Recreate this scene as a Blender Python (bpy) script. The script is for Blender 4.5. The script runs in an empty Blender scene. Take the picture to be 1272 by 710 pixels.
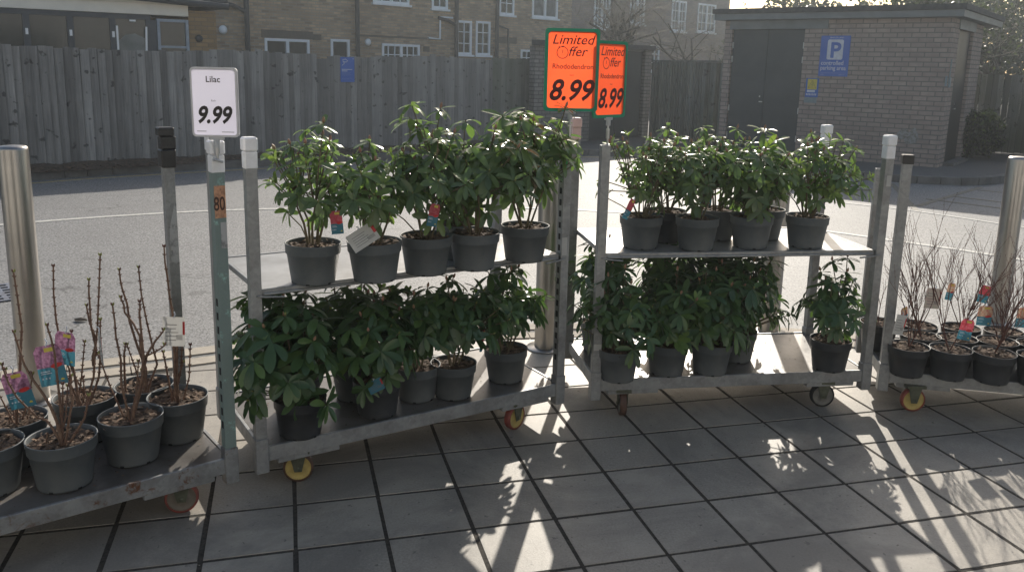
import bpy, math, random
from mathutils import Vector, Matrix
SC = bpy.context.scene
COL = SC.collection
R_ = math.radians
D_ = bpy.data

# ------------------------------------------------------------------ materials
def new_mat(name):
    m = D_.materials.new(name); m.use_nodes = True
    nt = m.node_tree; nt.nodes.clear()
    out = nt.nodes.new('ShaderNodeOutputMaterial')
    b = nt.nodes.new('ShaderNodeBsdfPrincipled')
    nt.links.new(b.outputs[0], out.inputs[0])
    return m, nt, b, out
def nd(nt, t, **kw):
    n = nt.nodes.new(t)
    for k, v in kw.items(): setattr(n, k, v)
    return n
def rgb(c): return (c[0], c[1], c[2], 1.0)
def mixc(nt, fac, a, b, mode='MIX'):
    n = nd(nt, 'ShaderNodeMix', data_type='RGBA', blend_type=mode)
    for s, v in ((n.inputs[0], fac), (n.inputs[6], a), (n.inputs[7], b)):
        if isinstance(v, bpy.types.NodeSocket): nt.links.new(v, s)
        elif isinstance(v, (int, float)): s.default_value = v
        else: s.default_value = rgb(v)
    return n.outputs[2]
def noise(nt, vec, scale, detail=4, rough=.55, dist=0):
    n = nd(nt, 'ShaderNodeTexNoise'); n.inputs['Scale'].default_value = scale
    n.inputs['Detail'].default_value = detail; n.inputs['Roughness'].default_value = rough
    n.inputs['Distortion'].default_value = dist
    nt.links.new(vec, n.inputs['Vector']); return n.outputs['Fac']
def ramp(nt, fac, stops):
    r = nd(nt, 'ShaderNodeValToRGB'); nt.links.new(fac, r.inputs[0])
    e = r.color_ramp.elements
    while len(e) < len(stops): e.new(.5)
    for i, (p, c) in enumerate(stops):
        e[i].position = p
        e[i].color = rgb(c) if not isinstance(c, (int, float)) else (c, c, c, 1)
    return r.outputs[0]
def math_(nt, op, a, b=None):
    n = nd(nt, 'ShaderNodeMath', operation=op)
    for s, v in ((n.inputs[0], a), (n.inputs[1], b)):
        if v is None: continue
        if isinstance(v, bpy.types.NodeSocket): nt.links.new(v, s)
        else: s.default_value = v
    return n.outputs[0]
def bump(nt, b, h, strength, dist=.01):
    n = nd(nt, 'ShaderNodeBump'); n.inputs['Strength'].default_value = strength
    n.inputs['Distance'].default_value = dist
    nt.links.new(h, n.inputs['Height']); nt.links.new(n.outputs[0], b.inputs['Normal'])
def coords(nt): return nd(nt, 'ShaderNodeTexCoord').outputs['Object']
def rnd_attr(nt): return nd(nt, 'ShaderNodeAttribute', attribute_name='rnd').outputs['Fac']

def simple(name, c1, c2=None, scale=20, rough=.6, metal=0, bmp=0, bs=None, rv=0, spec=.5, lo=.35, hi=.65, coat=0, rr=0):
    m, nt, b, o = new_mat(name)
    c2 = c2 or tuple(x*.8 for x in c1)
    v = coords(nt)
    f = noise(nt, v, scale, 6, .6)
    f2 = ramp(nt, f, [(lo, 0), (hi, 1)])
    c = mixc(nt, f2, c1, c2)
    if rv:
        a = rnd_attr(nt)
        k = math_(nt, 'ADD', math_(nt, 'MULTIPLY', a, rv), 1-rv/2)
        cc = nd(nt, 'ShaderNodeCombineColor')
        for i in range(3): nt.links.new(k, cc.inputs[i])
        c = mixc(nt, 1.0, c, cc.outputs[0], 'MULTIPLY')
    nt.links.new(c, b.inputs['Base Color'])
    b.inputs['Roughness'].default_value = rough; b.inputs['Metallic'].default_value = metal
    b.inputs['Specular IOR Level'].default_value = spec
    if coat: b.inputs['Coat Weight'].default_value = coat
    if rr:
        r = nd(nt, 'ShaderNodeMapRange'); nt.links.new(noise(nt, v, scale*.6, 5), r.inputs[0])
        r.inputs[3].default_value = max(rough-rr, .02); r.inputs[4].default_value = rough+rr
        nt.links.new(r.outputs[0], b.inputs['Roughness'])
    if bmp: bump(nt, b, noise(nt, v, bs or scale*3, 5), bmp, .004)
    return m

def galvanised(name, tint=(.33, .34, .345), rust=.0, dirt=.5):
    m, nt, b, o = new_mat(name); v = coords(nt)
    vo = nd(nt, 'ShaderNodeTexVoronoi'); vo.inputs['Scale'].default_value = 70; nt.links.new(v, vo.inputs['Vector'])
    sp = nd(nt, 'ShaderNodeSeparateColor'); nt.links.new(vo.outputs['Color'], sp.inputs[0])
    k = math_(nt, 'ADD', math_(nt, 'MULTIPLY', sp.outputs[0], .18), .9)
    cc = nd(nt, 'ShaderNodeCombineColor')
    for i in range(3): nt.links.new(k, cc.inputs[i])
    c = mixc(nt, 1.0, tint, cc.outputs[0], 'MULTIPLY')
    n1 = ramp(nt, noise(nt, v, 9, 8, .7), [(.45, 0), (.7, dirt)])
    c = mixc(nt, n1, c, (.11, .105, .10))
    if rust:
        n2 = ramp(nt, noise(nt, v, 14, 8, .7, .4), [(.62-rust*.25, 0), (.70-rust*.2, 1)])
        c = mixc(nt, n2, c, (.16, .07, .035))
    nt.links.new(c, b.inputs['Base Color'])
    b.inputs['Metallic'].default_value = .55
    r = nd(nt, 'ShaderNodeMapRange'); nt.links.new(noise(nt, v, 25, 5), r.inputs[0])
    r.inputs[3].default_value = .3; r.inputs[4].default_value = .65; nt.links.new(r.outputs[0], b.inputs['Roughness'])
    bump(nt, b, noise(nt, v, 60, 4), .15, .002)
    return m

def brick_mat(name, c1, c2, mortar, bw=.225, rh=.075, ms=.007, dirt=.35, bmp=.5, haze=0):
    m, nt, b, o = new_mat(name); v = coords(nt)
    sx = nd(nt, 'ShaderNodeSeparateXYZ'); nt.links.new(v, sx.inputs[0])
    u = math_(nt, 'ADD', sx.outputs[0], sx.outputs[1])
    cb = nd(nt, 'ShaderNodeCombineXYZ'); nt.links.new(u, cb.inputs[0]); nt.links.new(sx.outputs[2], cb.inputs[1])
    t = nd(nt, 'ShaderNodeTexBrick'); nt.links.new(cb.outputs[0], t.inputs['Vector'])
    t.inputs['Scale'].default_value = 1; t.inputs['Brick Width'].default_value = bw; t.inputs['Row Height'].default_value = rh
    t.inputs['Mortar Size'].default_value = ms; t.inputs['Mortar Smooth'].default_value = .2
    t.inputs['Color1'].default_value = rgb(c1); t.inputs['Color2'].default_value = rgb(c2); t.inputs['Mortar'].default_value = rgb(mortar)
    t.inputs['Bias'].default_value = -.1
    # per brick extra variation
    n1 = noise(nt, cb.outputs[0], 7, 2)
    c = mixc(nt, ramp(nt, n1, [(.35, 0), (.7, .55)]), t.outputs[0], tuple(x*.55 for x in c1))
    n2 = noise(nt, v, .9, 6, .65)
    c = mixc(nt, ramp(nt, n2, [(.4, 0), (.75, dirt)]), c, tuple(x*.45 for x in c2))
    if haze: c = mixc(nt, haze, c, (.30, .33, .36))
    nt.links.new(c, b.inputs['Base Color']); b.inputs['Roughness'].default_value = .9
    b.inputs['Specular IOR Level'].default_value = .2
    inv = math_(nt, 'SUBTRACT', 1.0, t.outputs['Fac'])
    h = math_(nt, 'ADD', inv, math_(nt, 'MULTIPLY', noise(nt, v, 60, 4), .4))
    bump(nt, b, h, bmp, .01)
    return m

def card_mat(name, c1, c2=None, scale=20, tf=.62, rough=.5):
    m = simple(name, c1, c2, scale, rough, bmp=.12, bs=14); nt = m.node_tree
    b = nt.nodes['Principled BSDF']; o = nt.nodes['Material Output']
    tr = nd(nt, 'ShaderNodeBsdfTranslucent'); nt.links.new(b.inputs['Base Color'].links[0].from_socket, tr.inputs[0])
    mx = nd(nt, 'ShaderNodeMixShader'); mx.inputs[0].default_value = tf
    nt.links.new(b.outputs[0], mx.inputs[1]); nt.links.new(tr.outputs[0], mx.inputs[2]); nt.links.new(mx.outputs[0], o.inputs[0])
    return m
def leaf_mat(name, dark, light, trans, rough=.33, tf=.28):
    m, nt, b, o = new_mat(name); v = coords(nt)
    a = rnd_attr(nt)
    c = mixc(nt, ramp(nt, a, [(0, 0), (.8, .45), (.93, 1)]), dark, light)
    c = mixc(nt, ramp(nt, noise(nt, v, 30, 3), [(.3, 0), (.8, .5)]), c, tuple(x*.6 for x in dark))
    g = nd(nt, 'ShaderNodeNewGeometry')
    c = mixc(nt, math_(nt, 'MULTIPLY', g.outputs['Backfacing'], .6), c, tuple(x*1.8+.02 for x in dark))
    nt.links.new(c, b.inputs['Base Color']); b.inputs['Roughness'].default_value = rough
    b.inputs['Specular IOR Level'].default_value = .55
    tr = nd(nt, 'ShaderNodeBsdfTranslucent'); tr.inputs[0].default_value = rgb(trans)
    tc = mixc(nt, ramp(nt, a, [(0, 0), (.8, .3), (.93, 1)]), trans, (.28, .42, .05)); nt.links.new(tc, tr.inputs[0])
    mx = nd(nt, 'ShaderNodeMixShader'); mx.inputs[0].default_value = tf
    nt.links.new(b.outputs[0], mx.inputs[1]); nt.links.new(tr.outputs[0], mx.inputs[2]); nt.links.new(mx.outputs[0], o.inputs[0])
    return m

def asphalt_mat():
    m, nt, b, o = new_mat('asphalt'); v = coords(nt)
    n1 = noise(nt, v, 62, 3, .8); n2 = noise(nt, v, 130, 2, .6); n3 = noise(nt, v, .7, 6, .6); n4 = noise(nt, v, 5, 5, .6)
    c = mixc(nt, ramp(nt, n1, [(.38, 0), (.60, 1)]), (.07, .071, .073), (.31, .31, .308))
    c = mixc(nt, ramp(nt, n2, [(.62, 0), (.72, .7)]), c, (.6, .59, .56))
    c = mixc(nt, ramp(nt, n3, [(.42, 0), (.7, .35)]), c, (.14, .138, .136))
    c = mixc(nt, ramp(nt, n4, [(.5, 0), (.8, .25)]), c, (.25, .24, .23))
    vo = nd(nt, 'ShaderNodeTexVoronoi', feature='DISTANCE_TO_EDGE'); vo.inputs['Scale'].default_value = .38
    wv = nd(nt, 'ShaderNodeVectorMath', operation='ADD'); nz = nd(nt, 'ShaderNodeTexNoise'); nz.inputs['Scale'].default_value = 2.2; nz.inputs['Detail'].default_value = 6
    nt.links.new(v, nz.inputs['Vector']); nt.links.new(v, wv.inputs[0]); nt.links.new(nz.outputs['Color'], wv.inputs[1]); nt.links.new(wv.outputs[0], vo.inputs['Vector'])
    ck = math_(nt, 'MULTIPLY', ramp(nt, vo.outputs['Distance'], [(.0, 1), (.008, 0)]), ramp(nt, n3, [(.45, 0), (.55, .7)]))
    c = mixc(nt, ck, c, (.03, .03, .03))
    n6 = noise(nt, v, 3.1, 2, .4)
    c = mixc(nt, ramp(nt, n6, [(.70, 0), (.74, .5)]), c, (.08, .08, .08))
    nt.links.new(c, b.inputs['Base Color']); b.inputs['Roughness'].default_value = .62
    bump(nt, b, n1, .7, .006)
    return m

def paving_mat():
    m, nt, b, o = new_mat('paving_slab'); v = coords(nt); a = rnd_attr(nt)
    n1 = noise(nt, v, 3.2, 8, .65); n2 = noise(nt, v, 120, 3, .7); n3 = noise(nt, v, 22, 6, .7, .6); n4 = noise(nt, v, 38, 2)
    c = mixc(nt, a, (.25, .23, .20), (.41, .375, .32))
    c = mixc(nt, ramp(nt, n1, [(.38, 0), (.62, .7)]), c, (.22, .205, .18))
    c = mixc(nt, ramp(nt, n2, [(.35, 0), (.72, .7)]), c, (.46, .42, .365))
    c = mixc(nt, ramp(nt, n3, [(.58, 0), (.75, .35)]), c, (.42, .38, .33))
    c = mixc(nt, ramp(nt, n4, [(.68, 0), (.72, .7)]), c, (.09, .085, .08))
    n5 = noise(nt, v, 1.3, 5, .7, .8)
    c = mixc(nt, ramp(nt, n5, [(.44, 0), (.60, .6)]), c, (.17, .16, .145))
    nt.links.new(c, b.inputs['Base Color']); b.inputs['Roughness'].default_value = .52
    h = math_(nt, 'ADD', math_(nt, 'MULTIPLY', n2, .5), n3)
    bump(nt, b, h, .35, .003)
    return m

def worn_paint(name, c, under=(.15, .15, .145), wear=.5, sc=14):
    m, nt, b, o = new_mat(name); v = coords(nt)
    f = ramp(nt, noise(nt, v, sc, 9, .75), [(wear-.06, 1), (wear+.08, 0)])
    cc = mixc(nt, f, under, c)
    nt.links.new(cc, b.inputs['Base Color']); b.inputs['Roughness'].default_value = .6
    bump(nt, b, noise(nt, v, 90, 3), .5, .004)
    return m

def wood_mat(name, c1, c2, green=0):
    m, nt, b, o = new_mat(name); v = coords(nt); a = rnd_attr(nt)
    mp = nd(nt, 'ShaderNodeMapping'); mp.inputs['Scale'].default_value = (40, 40, 1.6); nt.links.new(v, mp.inputs[0])
    n1 = noise(nt, mp.outputs[0], 1, 6, .6, .8)
    c = mixc(nt, ramp(nt, n1, [(.3, 0), (.7, 1)]), c1, c2)
    k = math_(nt, 'ADD', math_(nt, 'MULTIPLY', a, .75), .62)
    cc = nd(nt, 'ShaderNodeCombineColor')
    for i in range(3): nt.links.new(k, cc.inputs[i])
    c = mixc(nt, 1.0, c, cc.outputs[0], 'MULTIPLY')
    n2 = noise(nt, v, 1.1, 5, .6)
    c = mixc(nt, ramp(nt, n2, [(.42, 0), (.75, .5)]), c, tuple(x*.5 for x in c1))
    n3 = noise(nt, v, 9, 2, .5)
    c = mixc(nt, ramp(nt, n3, [(.64, 0), (.70, .8)]), c, (.025, .025, .025))
    if green: c = mixc(nt, ramp(nt, noise(nt, v, .8, 3), [(.4, 0), (.7, green)]), c, (.09, .11, .05))
    nt.links.new(c, b.inputs['Base Color']); b.inputs['Roughness'].default_value = .85
    bump(nt, b, n1, .4, .004)
    return m

M = {}
M['galv'] = galvanised('galvanised_steel')
M['galvrust'] = galvanised('rusty_galvanised_steel', rust=.62, dirt=.8)
M['turq'] = worn_paint('turquoise_paint', (.40, .76, .69), (.19, .25, .235), .34, 16)
M['slot'] = simple('dark_slot', (.012, .013, .015), rough=.8)
M['capw'] = simple('white_plastic', (.88, .89, .91), (.78, .78, .78), 30, .4)
M['capp'] = simple('pink_plastic', (.86, .64, .59), (.75, .56, .52), 30, .45)
M['capb'] = simple('black_plastic', (.018, .018, .02), (.03, .03, .03), 40, .4)
M['ply'] = simple('wet_plywood', (.07, .062, .056), (.17, .16, .15), 6, .38, bmp=.15, rr=.14, spec=.6)
M['sheet'] = simple('shelf_sheet', (.48, .485, .49), (.34, .34, .335), 7, .32, metal=.35, bmp=.1, rr=.1)
M['pot'] = simple('grey_plastic_pot', (.082, .097, .108), (.125, .135, .138), 9, .55, rv=.3, bmp=.08, bs=25, rr=.1)
M['potd'] = simple('dark_plastic_pot', (.035, .038, .043), (.05, .053, .058), 12, .4, rv=.3, rr=.1)
M['soil'] = simple('bark_compost', (.045, .027, .018), (.12, .075, .05), 90, .9, rv=.9, bmp=.9, bs=120)
M['chip'] = simple('bark_chip', (.07, .042, .026), (.19, .125, .08), 60, .85, rv=1.2)
M['stem'] = simple('plant_stem', (.10, .09, .045), (.16, .12, .07), 40, .7)
M['twig'] = simple('twig_bark', (.12, .065, .045), (.21, .13, .085), 60, .75, bmp=.3)
M['twigr'] = simple('red_twig_bark', (.085, .035, .028), (.16, .075, .055), 60, .7)
M['budg'] = simple('green_bud', (.28, .30, .09), (.2, .2, .06), 60, .6)
M['budp'] = simple('pink_bud', (.35, .16, .13), (.24, .17, .08), 60, .5)
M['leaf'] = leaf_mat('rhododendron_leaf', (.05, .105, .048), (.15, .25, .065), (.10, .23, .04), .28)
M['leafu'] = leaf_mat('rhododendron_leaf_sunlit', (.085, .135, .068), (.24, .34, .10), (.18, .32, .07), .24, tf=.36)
M['leaff'] = leaf_mat('hedge_leaf', (.03, .036, .022), (.07, .075, .04), (.05, .06, .025), .4, .15)
M['steel'] = simple('brushed_stainless', (.47, .45, .42), (.36, .345, .33), 3, .3, metal=1, rr=.06)
M['yel'] = simple('yellow_wheel_plastic', (.52, .40, .13), (.38, .29, .10), 30, .5, bmp=.1)
M['hubg'] = simple('grey_wheel_plastic', (.13, .13, .12), (.2, .19, .17), 30, .6)
M['hubt'] = simple('dusty_wheel_plastic', (.19, .16, .13), (.12, .11, .09), 30, .5)
M['tyrd'] = simple('brown_tyre_rubber', (.06, .035, .025), (.12, .06, .04), 30, .6)
M['tyrr'] = simple('red_tyre_rubber', (.28, .055, .04), (.16, .05, .04), 30, .55)
M['fork'] = simple('olive_fork_steel', (.13, .14, .10), (.08, .085, .06), 30, .5, metal=.4)
M['grn'] = card_mat('green_frame_plastic', (.03, .32, .2), (.035, .36, .23), 20, .4)
M['org'] = card_mat('orange_card', (1.0, .13, .04), (.98, .11, .035), 5, .7)
M['ink'] = simple('black_ink', (.022, .02, .02), (.03, .02, .02), 20, .6)
M['inkr'] = simple('dark_red_ink', (.10, .012, .01), (.06, .01, .01), 20, .6)
M['wcard'] = card_mat('white_card', (.72, .71, .84), (.70, .69, .82), 6, .30)
M['clear'] = simple('clear_frame_plastic', (.62, .63, .66), (.5, .5, .52), 12, .15, spec=.8)
M['teal'] = card_mat('teal_card', (.05, .20, .27), (.04, .18, .25), 20, .25)
M['pinkf'] = card_mat('pink_blossom_print', (.38, .20, .32), (.12, .04, .09), 90, .25)
M['redf'] = card_mat('red_blossom_print', (.45, .03, .05), (.55, .12, .16), 120, .25)
M['orgf'] = card_mat('orange_leaf_print', (.42, .12, .08), (.5, .42, .3), 110, .25)
M['redbadge'] = simple('red_badge', (.55, .02, .02), rough=.4)
M['yelbar'] = simple('yellow_print', (.65, .55, .08), rough=.4)
M['whtag'] = card_mat('white_tag', (.60, .60, .58), (.52, .52, .50), 15, .25)
M['greyp'] = simple('grey_print', (.22, .22, .22), rough=.6)
M['blue'] = simple('blue_sign', (.035, .115, .44), (.04, .13, .46), 3, .4)
M['bluew'] = simple('white_sign_print', (.62, .66, .74), rough=.5)
M['bluel'] = simple('pale_blue_print', (.22, .32, .60), rough=.5)
M['sgrey'] = simple('grey_sign_plate', (.24, .30, .32), rough=.5)
M['sgreen'] = simple('green_sticker', (.0, .5, .12), rough=.5)
M['asph'] = asphalt_mat()
M['slab'] = paving_mat()
M['mortar'] = simple('dark_joint', (.03, .026, .022), (.075, .066, .055), 60, .95, bmp=.5)
M['kerb'] = simple('kerb_stone', (.46, .41, .335), (.35, .31, .26), 8, .8, rv=.3, bmp=.4, bs=90)
M['kerbg'] = simple('grey_kerb_stone', (.17, .165, .155), (.11, .105, .10), 5, .85, rv=.3, bmp=.3, bs=60)
M['gully'] = simple('gritty_gully', (.24, .235, .225), (.15, .15, .14), 60, .9, bmp=.6, bs=150)
M['fpav'] = simple('far_pavement_asphalt', (.09, .088, .088), (.13, .128, .126), 40, .85, bmp=.4)
M['wline'] = worn_paint('worn_white_line', (.55, .54, .50), (.2, .2, .19), .58, 20)
M['yline'] = worn_paint('worn_yellow_line', (.42, .33, .17), (.2, .19, .17), .54, 20)
M['yfaint'] = worn_paint('faded_yellow_line', (.20, .175, .12), (.13, .128, .12), .5, 20)
M['gsoil'] = simple('leaf_litter', (.035, .025, .018), (.12, .08, .055), 30, .95, bmp=1, bs=50)
M['fence'] = wood_mat('weathered_dark_fence', (.165, .165, .163), (.30, .295, .285))
M['fenceg'] = wood_mat('greenish_grey_fence', (.13, .145, .13), (.22, .225, .21), green=.5)
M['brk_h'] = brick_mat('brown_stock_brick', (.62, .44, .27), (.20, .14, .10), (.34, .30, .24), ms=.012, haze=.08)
M['brk_y'] = brick_mat('yellow_stock_brick', (.42, .29, .15), (.22, .15, .085), (.2, .16, .12), ms=.010)
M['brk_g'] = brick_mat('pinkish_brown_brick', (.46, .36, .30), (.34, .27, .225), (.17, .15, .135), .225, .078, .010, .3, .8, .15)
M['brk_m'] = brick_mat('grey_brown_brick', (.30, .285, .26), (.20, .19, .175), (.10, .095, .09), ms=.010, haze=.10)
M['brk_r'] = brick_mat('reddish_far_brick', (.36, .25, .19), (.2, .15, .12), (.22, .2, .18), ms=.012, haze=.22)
M['fascia'] = simple('pale_fascia_board', (.80, .76, .68), (.72, .69, .62), 3, .6)
M['gfascia'] = simple('grey_fascia_board', (.19, .21, .215), (.15, .165, .17), 3, .6)
M['roofk'] = simple('roofing_felt', (.05, .052, .055), (.08, .08, .08), 12, .9, bmp=.5)
M['gutter'] = simple('dark_gutter_plastic', (.03, .036, .045), rough=.45)
M['upvc'] = simple('white_upvc', (.82, .85, .88), (.76, .79, .82), 5, .4)
M['alu'] = simple('dark_blue_grey_frame', (.035, .045, .06), (.05, .06, .075), 5, .45)
M['glass'] = simple('window_glass', (.022, .028, .030), (.05, .056, .052), 1.2, .10, spec=.5)
M['glassl'] = simple('net_curtain_glass', (.17, .19, .20), (.08, .09, .10), 6, .15, spec=.7)
M['door'] = simple('dark_steel_door', (.035, .046, .052), (.05, .063, .07), 2, .5, bmp=.05)
M['doorb'] = simple('dark_brown_steel_door', (.028, .026, .026), (.04, .037, .036), 2, .5)
M['pipe'] = simple('soil_pipe', (.035, .037, .042), rough=.5)
M['tile'] = simple('roof_tiles', (.13, .11, .10), (.20, .17, .15), 14, .9, bmp=1, bs=20)
M['bark'] = simple('tree_bark', (.075, .065, .055), (.13, .115, .095), 12, .9, bmp=.5)
M['barkl'] = simple('pale_twig_bark', (.34, .30, .24), (.18, .16, .13), 12, .8)
M['carp'] = simple('black_car_paint', (.012, .013, .016), rough=.25, coat=1)
M['lamp'] = simple('red_lamp_lens', (.35, .02, .015), rough=.2)
M['metalp'] = simple('bright_pole_metal', (.55, .56, .57), rough=.3, metal=.9)
M['tube'] = simple('translucent_clip_plastic', (.50, .52, .54), rough=.3)
M['graff'] = worn_paint('rust_orange_sticker', (.62, .33, .19), (.30, .15, .09), .50, 25)
M['stk'] = worn_paint('torn_white_sticker', (.42, .43, .43), (.12, .12, .12), .56, 20)

# ------------------------------------------------------------------ mesh builder
class MB:
    def __init__(s): s.v = []; s.f = []; s.m = []; s.r = []; s.s = []
    def add(s, vs, fs, m=0, r=None, sm=False):
        o = len(s.v); s.v += [tuple(v) for v in vs]
        for f in fs:
            s.f.append(tuple(i+o for i in f)); s.m.append(m); s.r.append(random.random() if r is None else r); s.s.append(sm)
    def box(s, x0, x1, y0, y1, z0, z1, m=0, r=None):
        v = [(x, y, z) for z in (z0, z1) for y in (y0, y1) for x in (x0, x1)]
        s.add(v, [(0, 2, 3, 1), (4, 5, 7, 6), (0, 1, 5, 4), (2, 6, 7, 3), (0, 4, 6, 2), (1, 3, 7, 5)], m, random.random() if r is None else r)
    def bevbox(s, x0, x1, y0, y1, z0, z1, b=.003, m=0, r=None):
        # box with chamfered edges
        r = random.random() if r is None else r
        X = (x0, x1); Y = (y0, y1); Z = (z0, z1); sg = (1, -1); vs = []; idx = {}
        for i in (0, 1):
            for j in (0, 1):
                for k in (0, 1):
                    a = Vector((X[i], Y[j], Z[k]))
                    for ax in range(3):
                        d = Vector((sg[i]*b, sg[j]*b, sg[k]*b)); d[ax] = 0
                        idx[(i, j, k, ax)] = len(vs); vs.append(a+d)
        F = []
        for ax in range(3):
            o = [q for q in range(3) if q != ax]
            for e in (0, 1):
                loop = []
                for (p, q) in ((0, 0), (1, 0), (1, 1), (0, 1)):
                    c = [0, 0, 0]; c[ax] = e; c[o[0]] = p; c[o[1]] = q
                    loop.append(idx[(*c, ax)])
                F.append(loop)
        for ax in range(3):
            o = [q for q in range(3) if q != ax]
            for p in (0, 1):
                for q in (0, 1):
                    c0 = [0, 0, 0]; c0[o[0]] = p; c0[o[1]] = q; c1 = list(c0); c1[ax] = 1
                    F.append([idx[(*c0, o[0])], idx[(*c0, o[1])], idx[(*c1, o[1])], idx[(*c1, o[0])]])
        for i in (0, 1):
            for j in (0, 1):
                for k in (0, 1): F.append([idx[(i, j, k, 0)], idx[(i, j, k, 1)], idx[(i, j, k, 2)]])
        c = Vector(((x0+x1)/2, (y0+y1)/2, (z0+z1)/2))
        F2 = []
        for f in F:
            p = [vs[i] for i in f]; n = (p[1]-p[0]).cross(p[2]-p[0]); ctr = sum(p, Vector())/len(p)
            F2.append(f if n.dot(ctr-c) > 0 else f[::-1])
        s.add(vs, F2, m, r)
    def bar(s, a, b, w, h, m=0, up=(0, 0, 1), r=None):
        a = Vector(a); b = Vector(b); d = (b-a).normalized(); u = Vector(up)
        if abs(d.dot(u)) > .95: u = Vector((0, 1, 0))
        sd = d.cross(u).normalized(); u = sd.cross(d)
        v = []
        for p in (a, b):
            for (i, j) in ((-1, -1), (1, -1), (1, 1), (-1, 1)): v.append(p+sd*i*w/2+u*j*h/2)
        s.add(v, [(0, 1, 2, 3), (7, 6, 5, 4), (0, 4, 5, 1), (1, 5, 6, 2), (2, 6, 7, 3), (3, 7, 4, 0)], m, random.random() if r is None else r)
    def tube(s, pts, rad, n=6, m=0, caps=True, r=None):
        pts = [Vector(p) for p in pts]
        if not isinstance(rad, (list, tuple)): rad = [rad]*len(pts)
        vs = []; prev = None
        for i, p in enumerate(pts):
            d = (pts[min(i+1, len(pts)-1)]-pts[max(i-1, 0)]).normalized()
            if prev is None:
                u = Vector((0, 0, 1)) if abs(d.z) < .9 else Vector((1, 0, 0))
                prev = d.cross(u).normalized()
            a = (prev-d*prev.dot(d)).normalized(); b = d.cross(a); prev = a
            for k in range(n):
                t = 2*math.pi*k/n; vs.append(p+(a*math.cos(t)+b*math.sin(t))*rad[i])
        fs = []
        for i in range(len(pts)-1):
            for k in range(n):
                k2 = (k+1) % n; fs.append((i*n+k, i*n+k2, (i+1)*n+k2, (i+1)*n+k))
        rr = random.random() if r is None else r
        s.add(vs, fs, m, rr, True)
        if caps: s.add(vs[:n], [tuple(range(n))[::-1]], m, rr); s.add(vs[-n:], [tuple(range(n))], m, rr)
    def lathe(s, prof, cx=0, cy=0, n=32, m=0, z0=0, sm=True, mat=None, caps=True):
        # prof: list of (r,z); axis z ; mat optional Matrix
        vs = []
        for (r, z) in prof:
            for k in range(n):
                t = 2*math.pi*k/n; p = Vector((cx+r*math.cos(t), cy+r*math.sin(t), z+z0))
                vs.append(mat @ p if mat else p)
        fs = []
        for i in range(len(prof)-1):
            for k in range(n):
                k2 = (k+1) % n; fs.append((i*n+k, i*n+k2, (i+1)*n+k2, (i+1)*n+k))
        rr = random.random()
        s.add(vs, fs, m, rr, sm)
        if caps and prof[0][0] > 0: s.add(vs[:n], [tuple(range(n))[::-1]], m, rr)
        if caps and prof[-1][0] > 0: s.add(vs[-n:], [tuple(range(n))], m, rr)
    def merge(s, o, mo):
        k = len(s.v); s.v += o.v; s.f += [tuple(i+k for i in f) for f in o.f]; s.m += [m+mo for m in o.m]; s.r += o.r; s.s += o.s
    def quad(s, p, m=0, r=None): s.add(p, [tuple(range(len(p)))], m, r)
    def build(s, name, mats, parent=None):
        me = D_.meshes.new(name); me.from_pydata(s.v, [], s.f)
        if not isinstance(mats, (list, tuple)): mats = [mats]
        for x in mats: me.materials.append(x)
        me.polygons.foreach_set('material_index', s.m); me.polygons.foreach_set('use_smooth', s.s)
        at = me.attributes.new('rnd', 'FLOAT', 'FACE'); at.data.foreach_set('value', s.r)
        me.update()
        o = D_.objects.new(name, me); COL.objects.link(o)
        if parent: o.parent = parent
        return o

def thing(name, label, cat, loc=(0, 0, 0), rz=0, group=None):
    o = D_.objects.new(name, None); o.empty_display_size = .1; COL.objects.link(o)
    o.location = loc; o.rotation_euler = (0, 0, rz); o['label'] = label; o['category'] = cat
    if group: o['group'] = group
    return o
def tag(o, label, cat, group=None):
    o['label'] = label; o['category'] = cat
    if group: o['group'] = group
    return o
def struct(o): o['kind'] = 'structure'; return o
def copy_children(src, dst):
    for ch in list(src.children):
        c = ch.copy(); COL.objects.link(c); c.parent = dst
        for g in ch.children:
            q = g.copy(); COL.objects.link(q); q.parent = c

def lettering(parts, mat, parent, name='lettering', y=-.0015):
    """parts: list of (text, size, cx, z, shear, offset, xscale); lies in the local x/z plane facing -y. One mesh."""
    vs = []; fs = []
    for (t, size, cx, z, sh, off, xs) in parts:
        cu = D_.curves.new('lettering', 'FONT'); cu.body = t; cu.size = size; cu.align_x = 'CENTER'
        cu.shear = sh; cu.offset = off; cu.resolution_u = 3; cu.fill_mode = 'FRONT'
        o = D_.objects.new('lettering', cu); COL.objects.link(o)
        bpy.context.view_layer.update()
        dg = bpy.context.evaluated_depsgraph_get()
        me = D_.meshes.new_from_object(o.evaluated_get(dg))
        k = len(vs)
        vs += [(v.co.x*xs+cx, y, v.co.y+z) for v in me.vertices]
        fs += [tuple(i+k for i in p.vertices) for p in me.polygons]
        D_.objects.remove(o); D_.meshes.remove(me); D_.curves.remove(cu)
    me = D_.meshes.new(name); me.from_pydata(vs, [], fs); me.materials.append(mat)
    o = D_.objects.new(name, me); COL.objects.link(o); o.parent = parent
    return o

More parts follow.
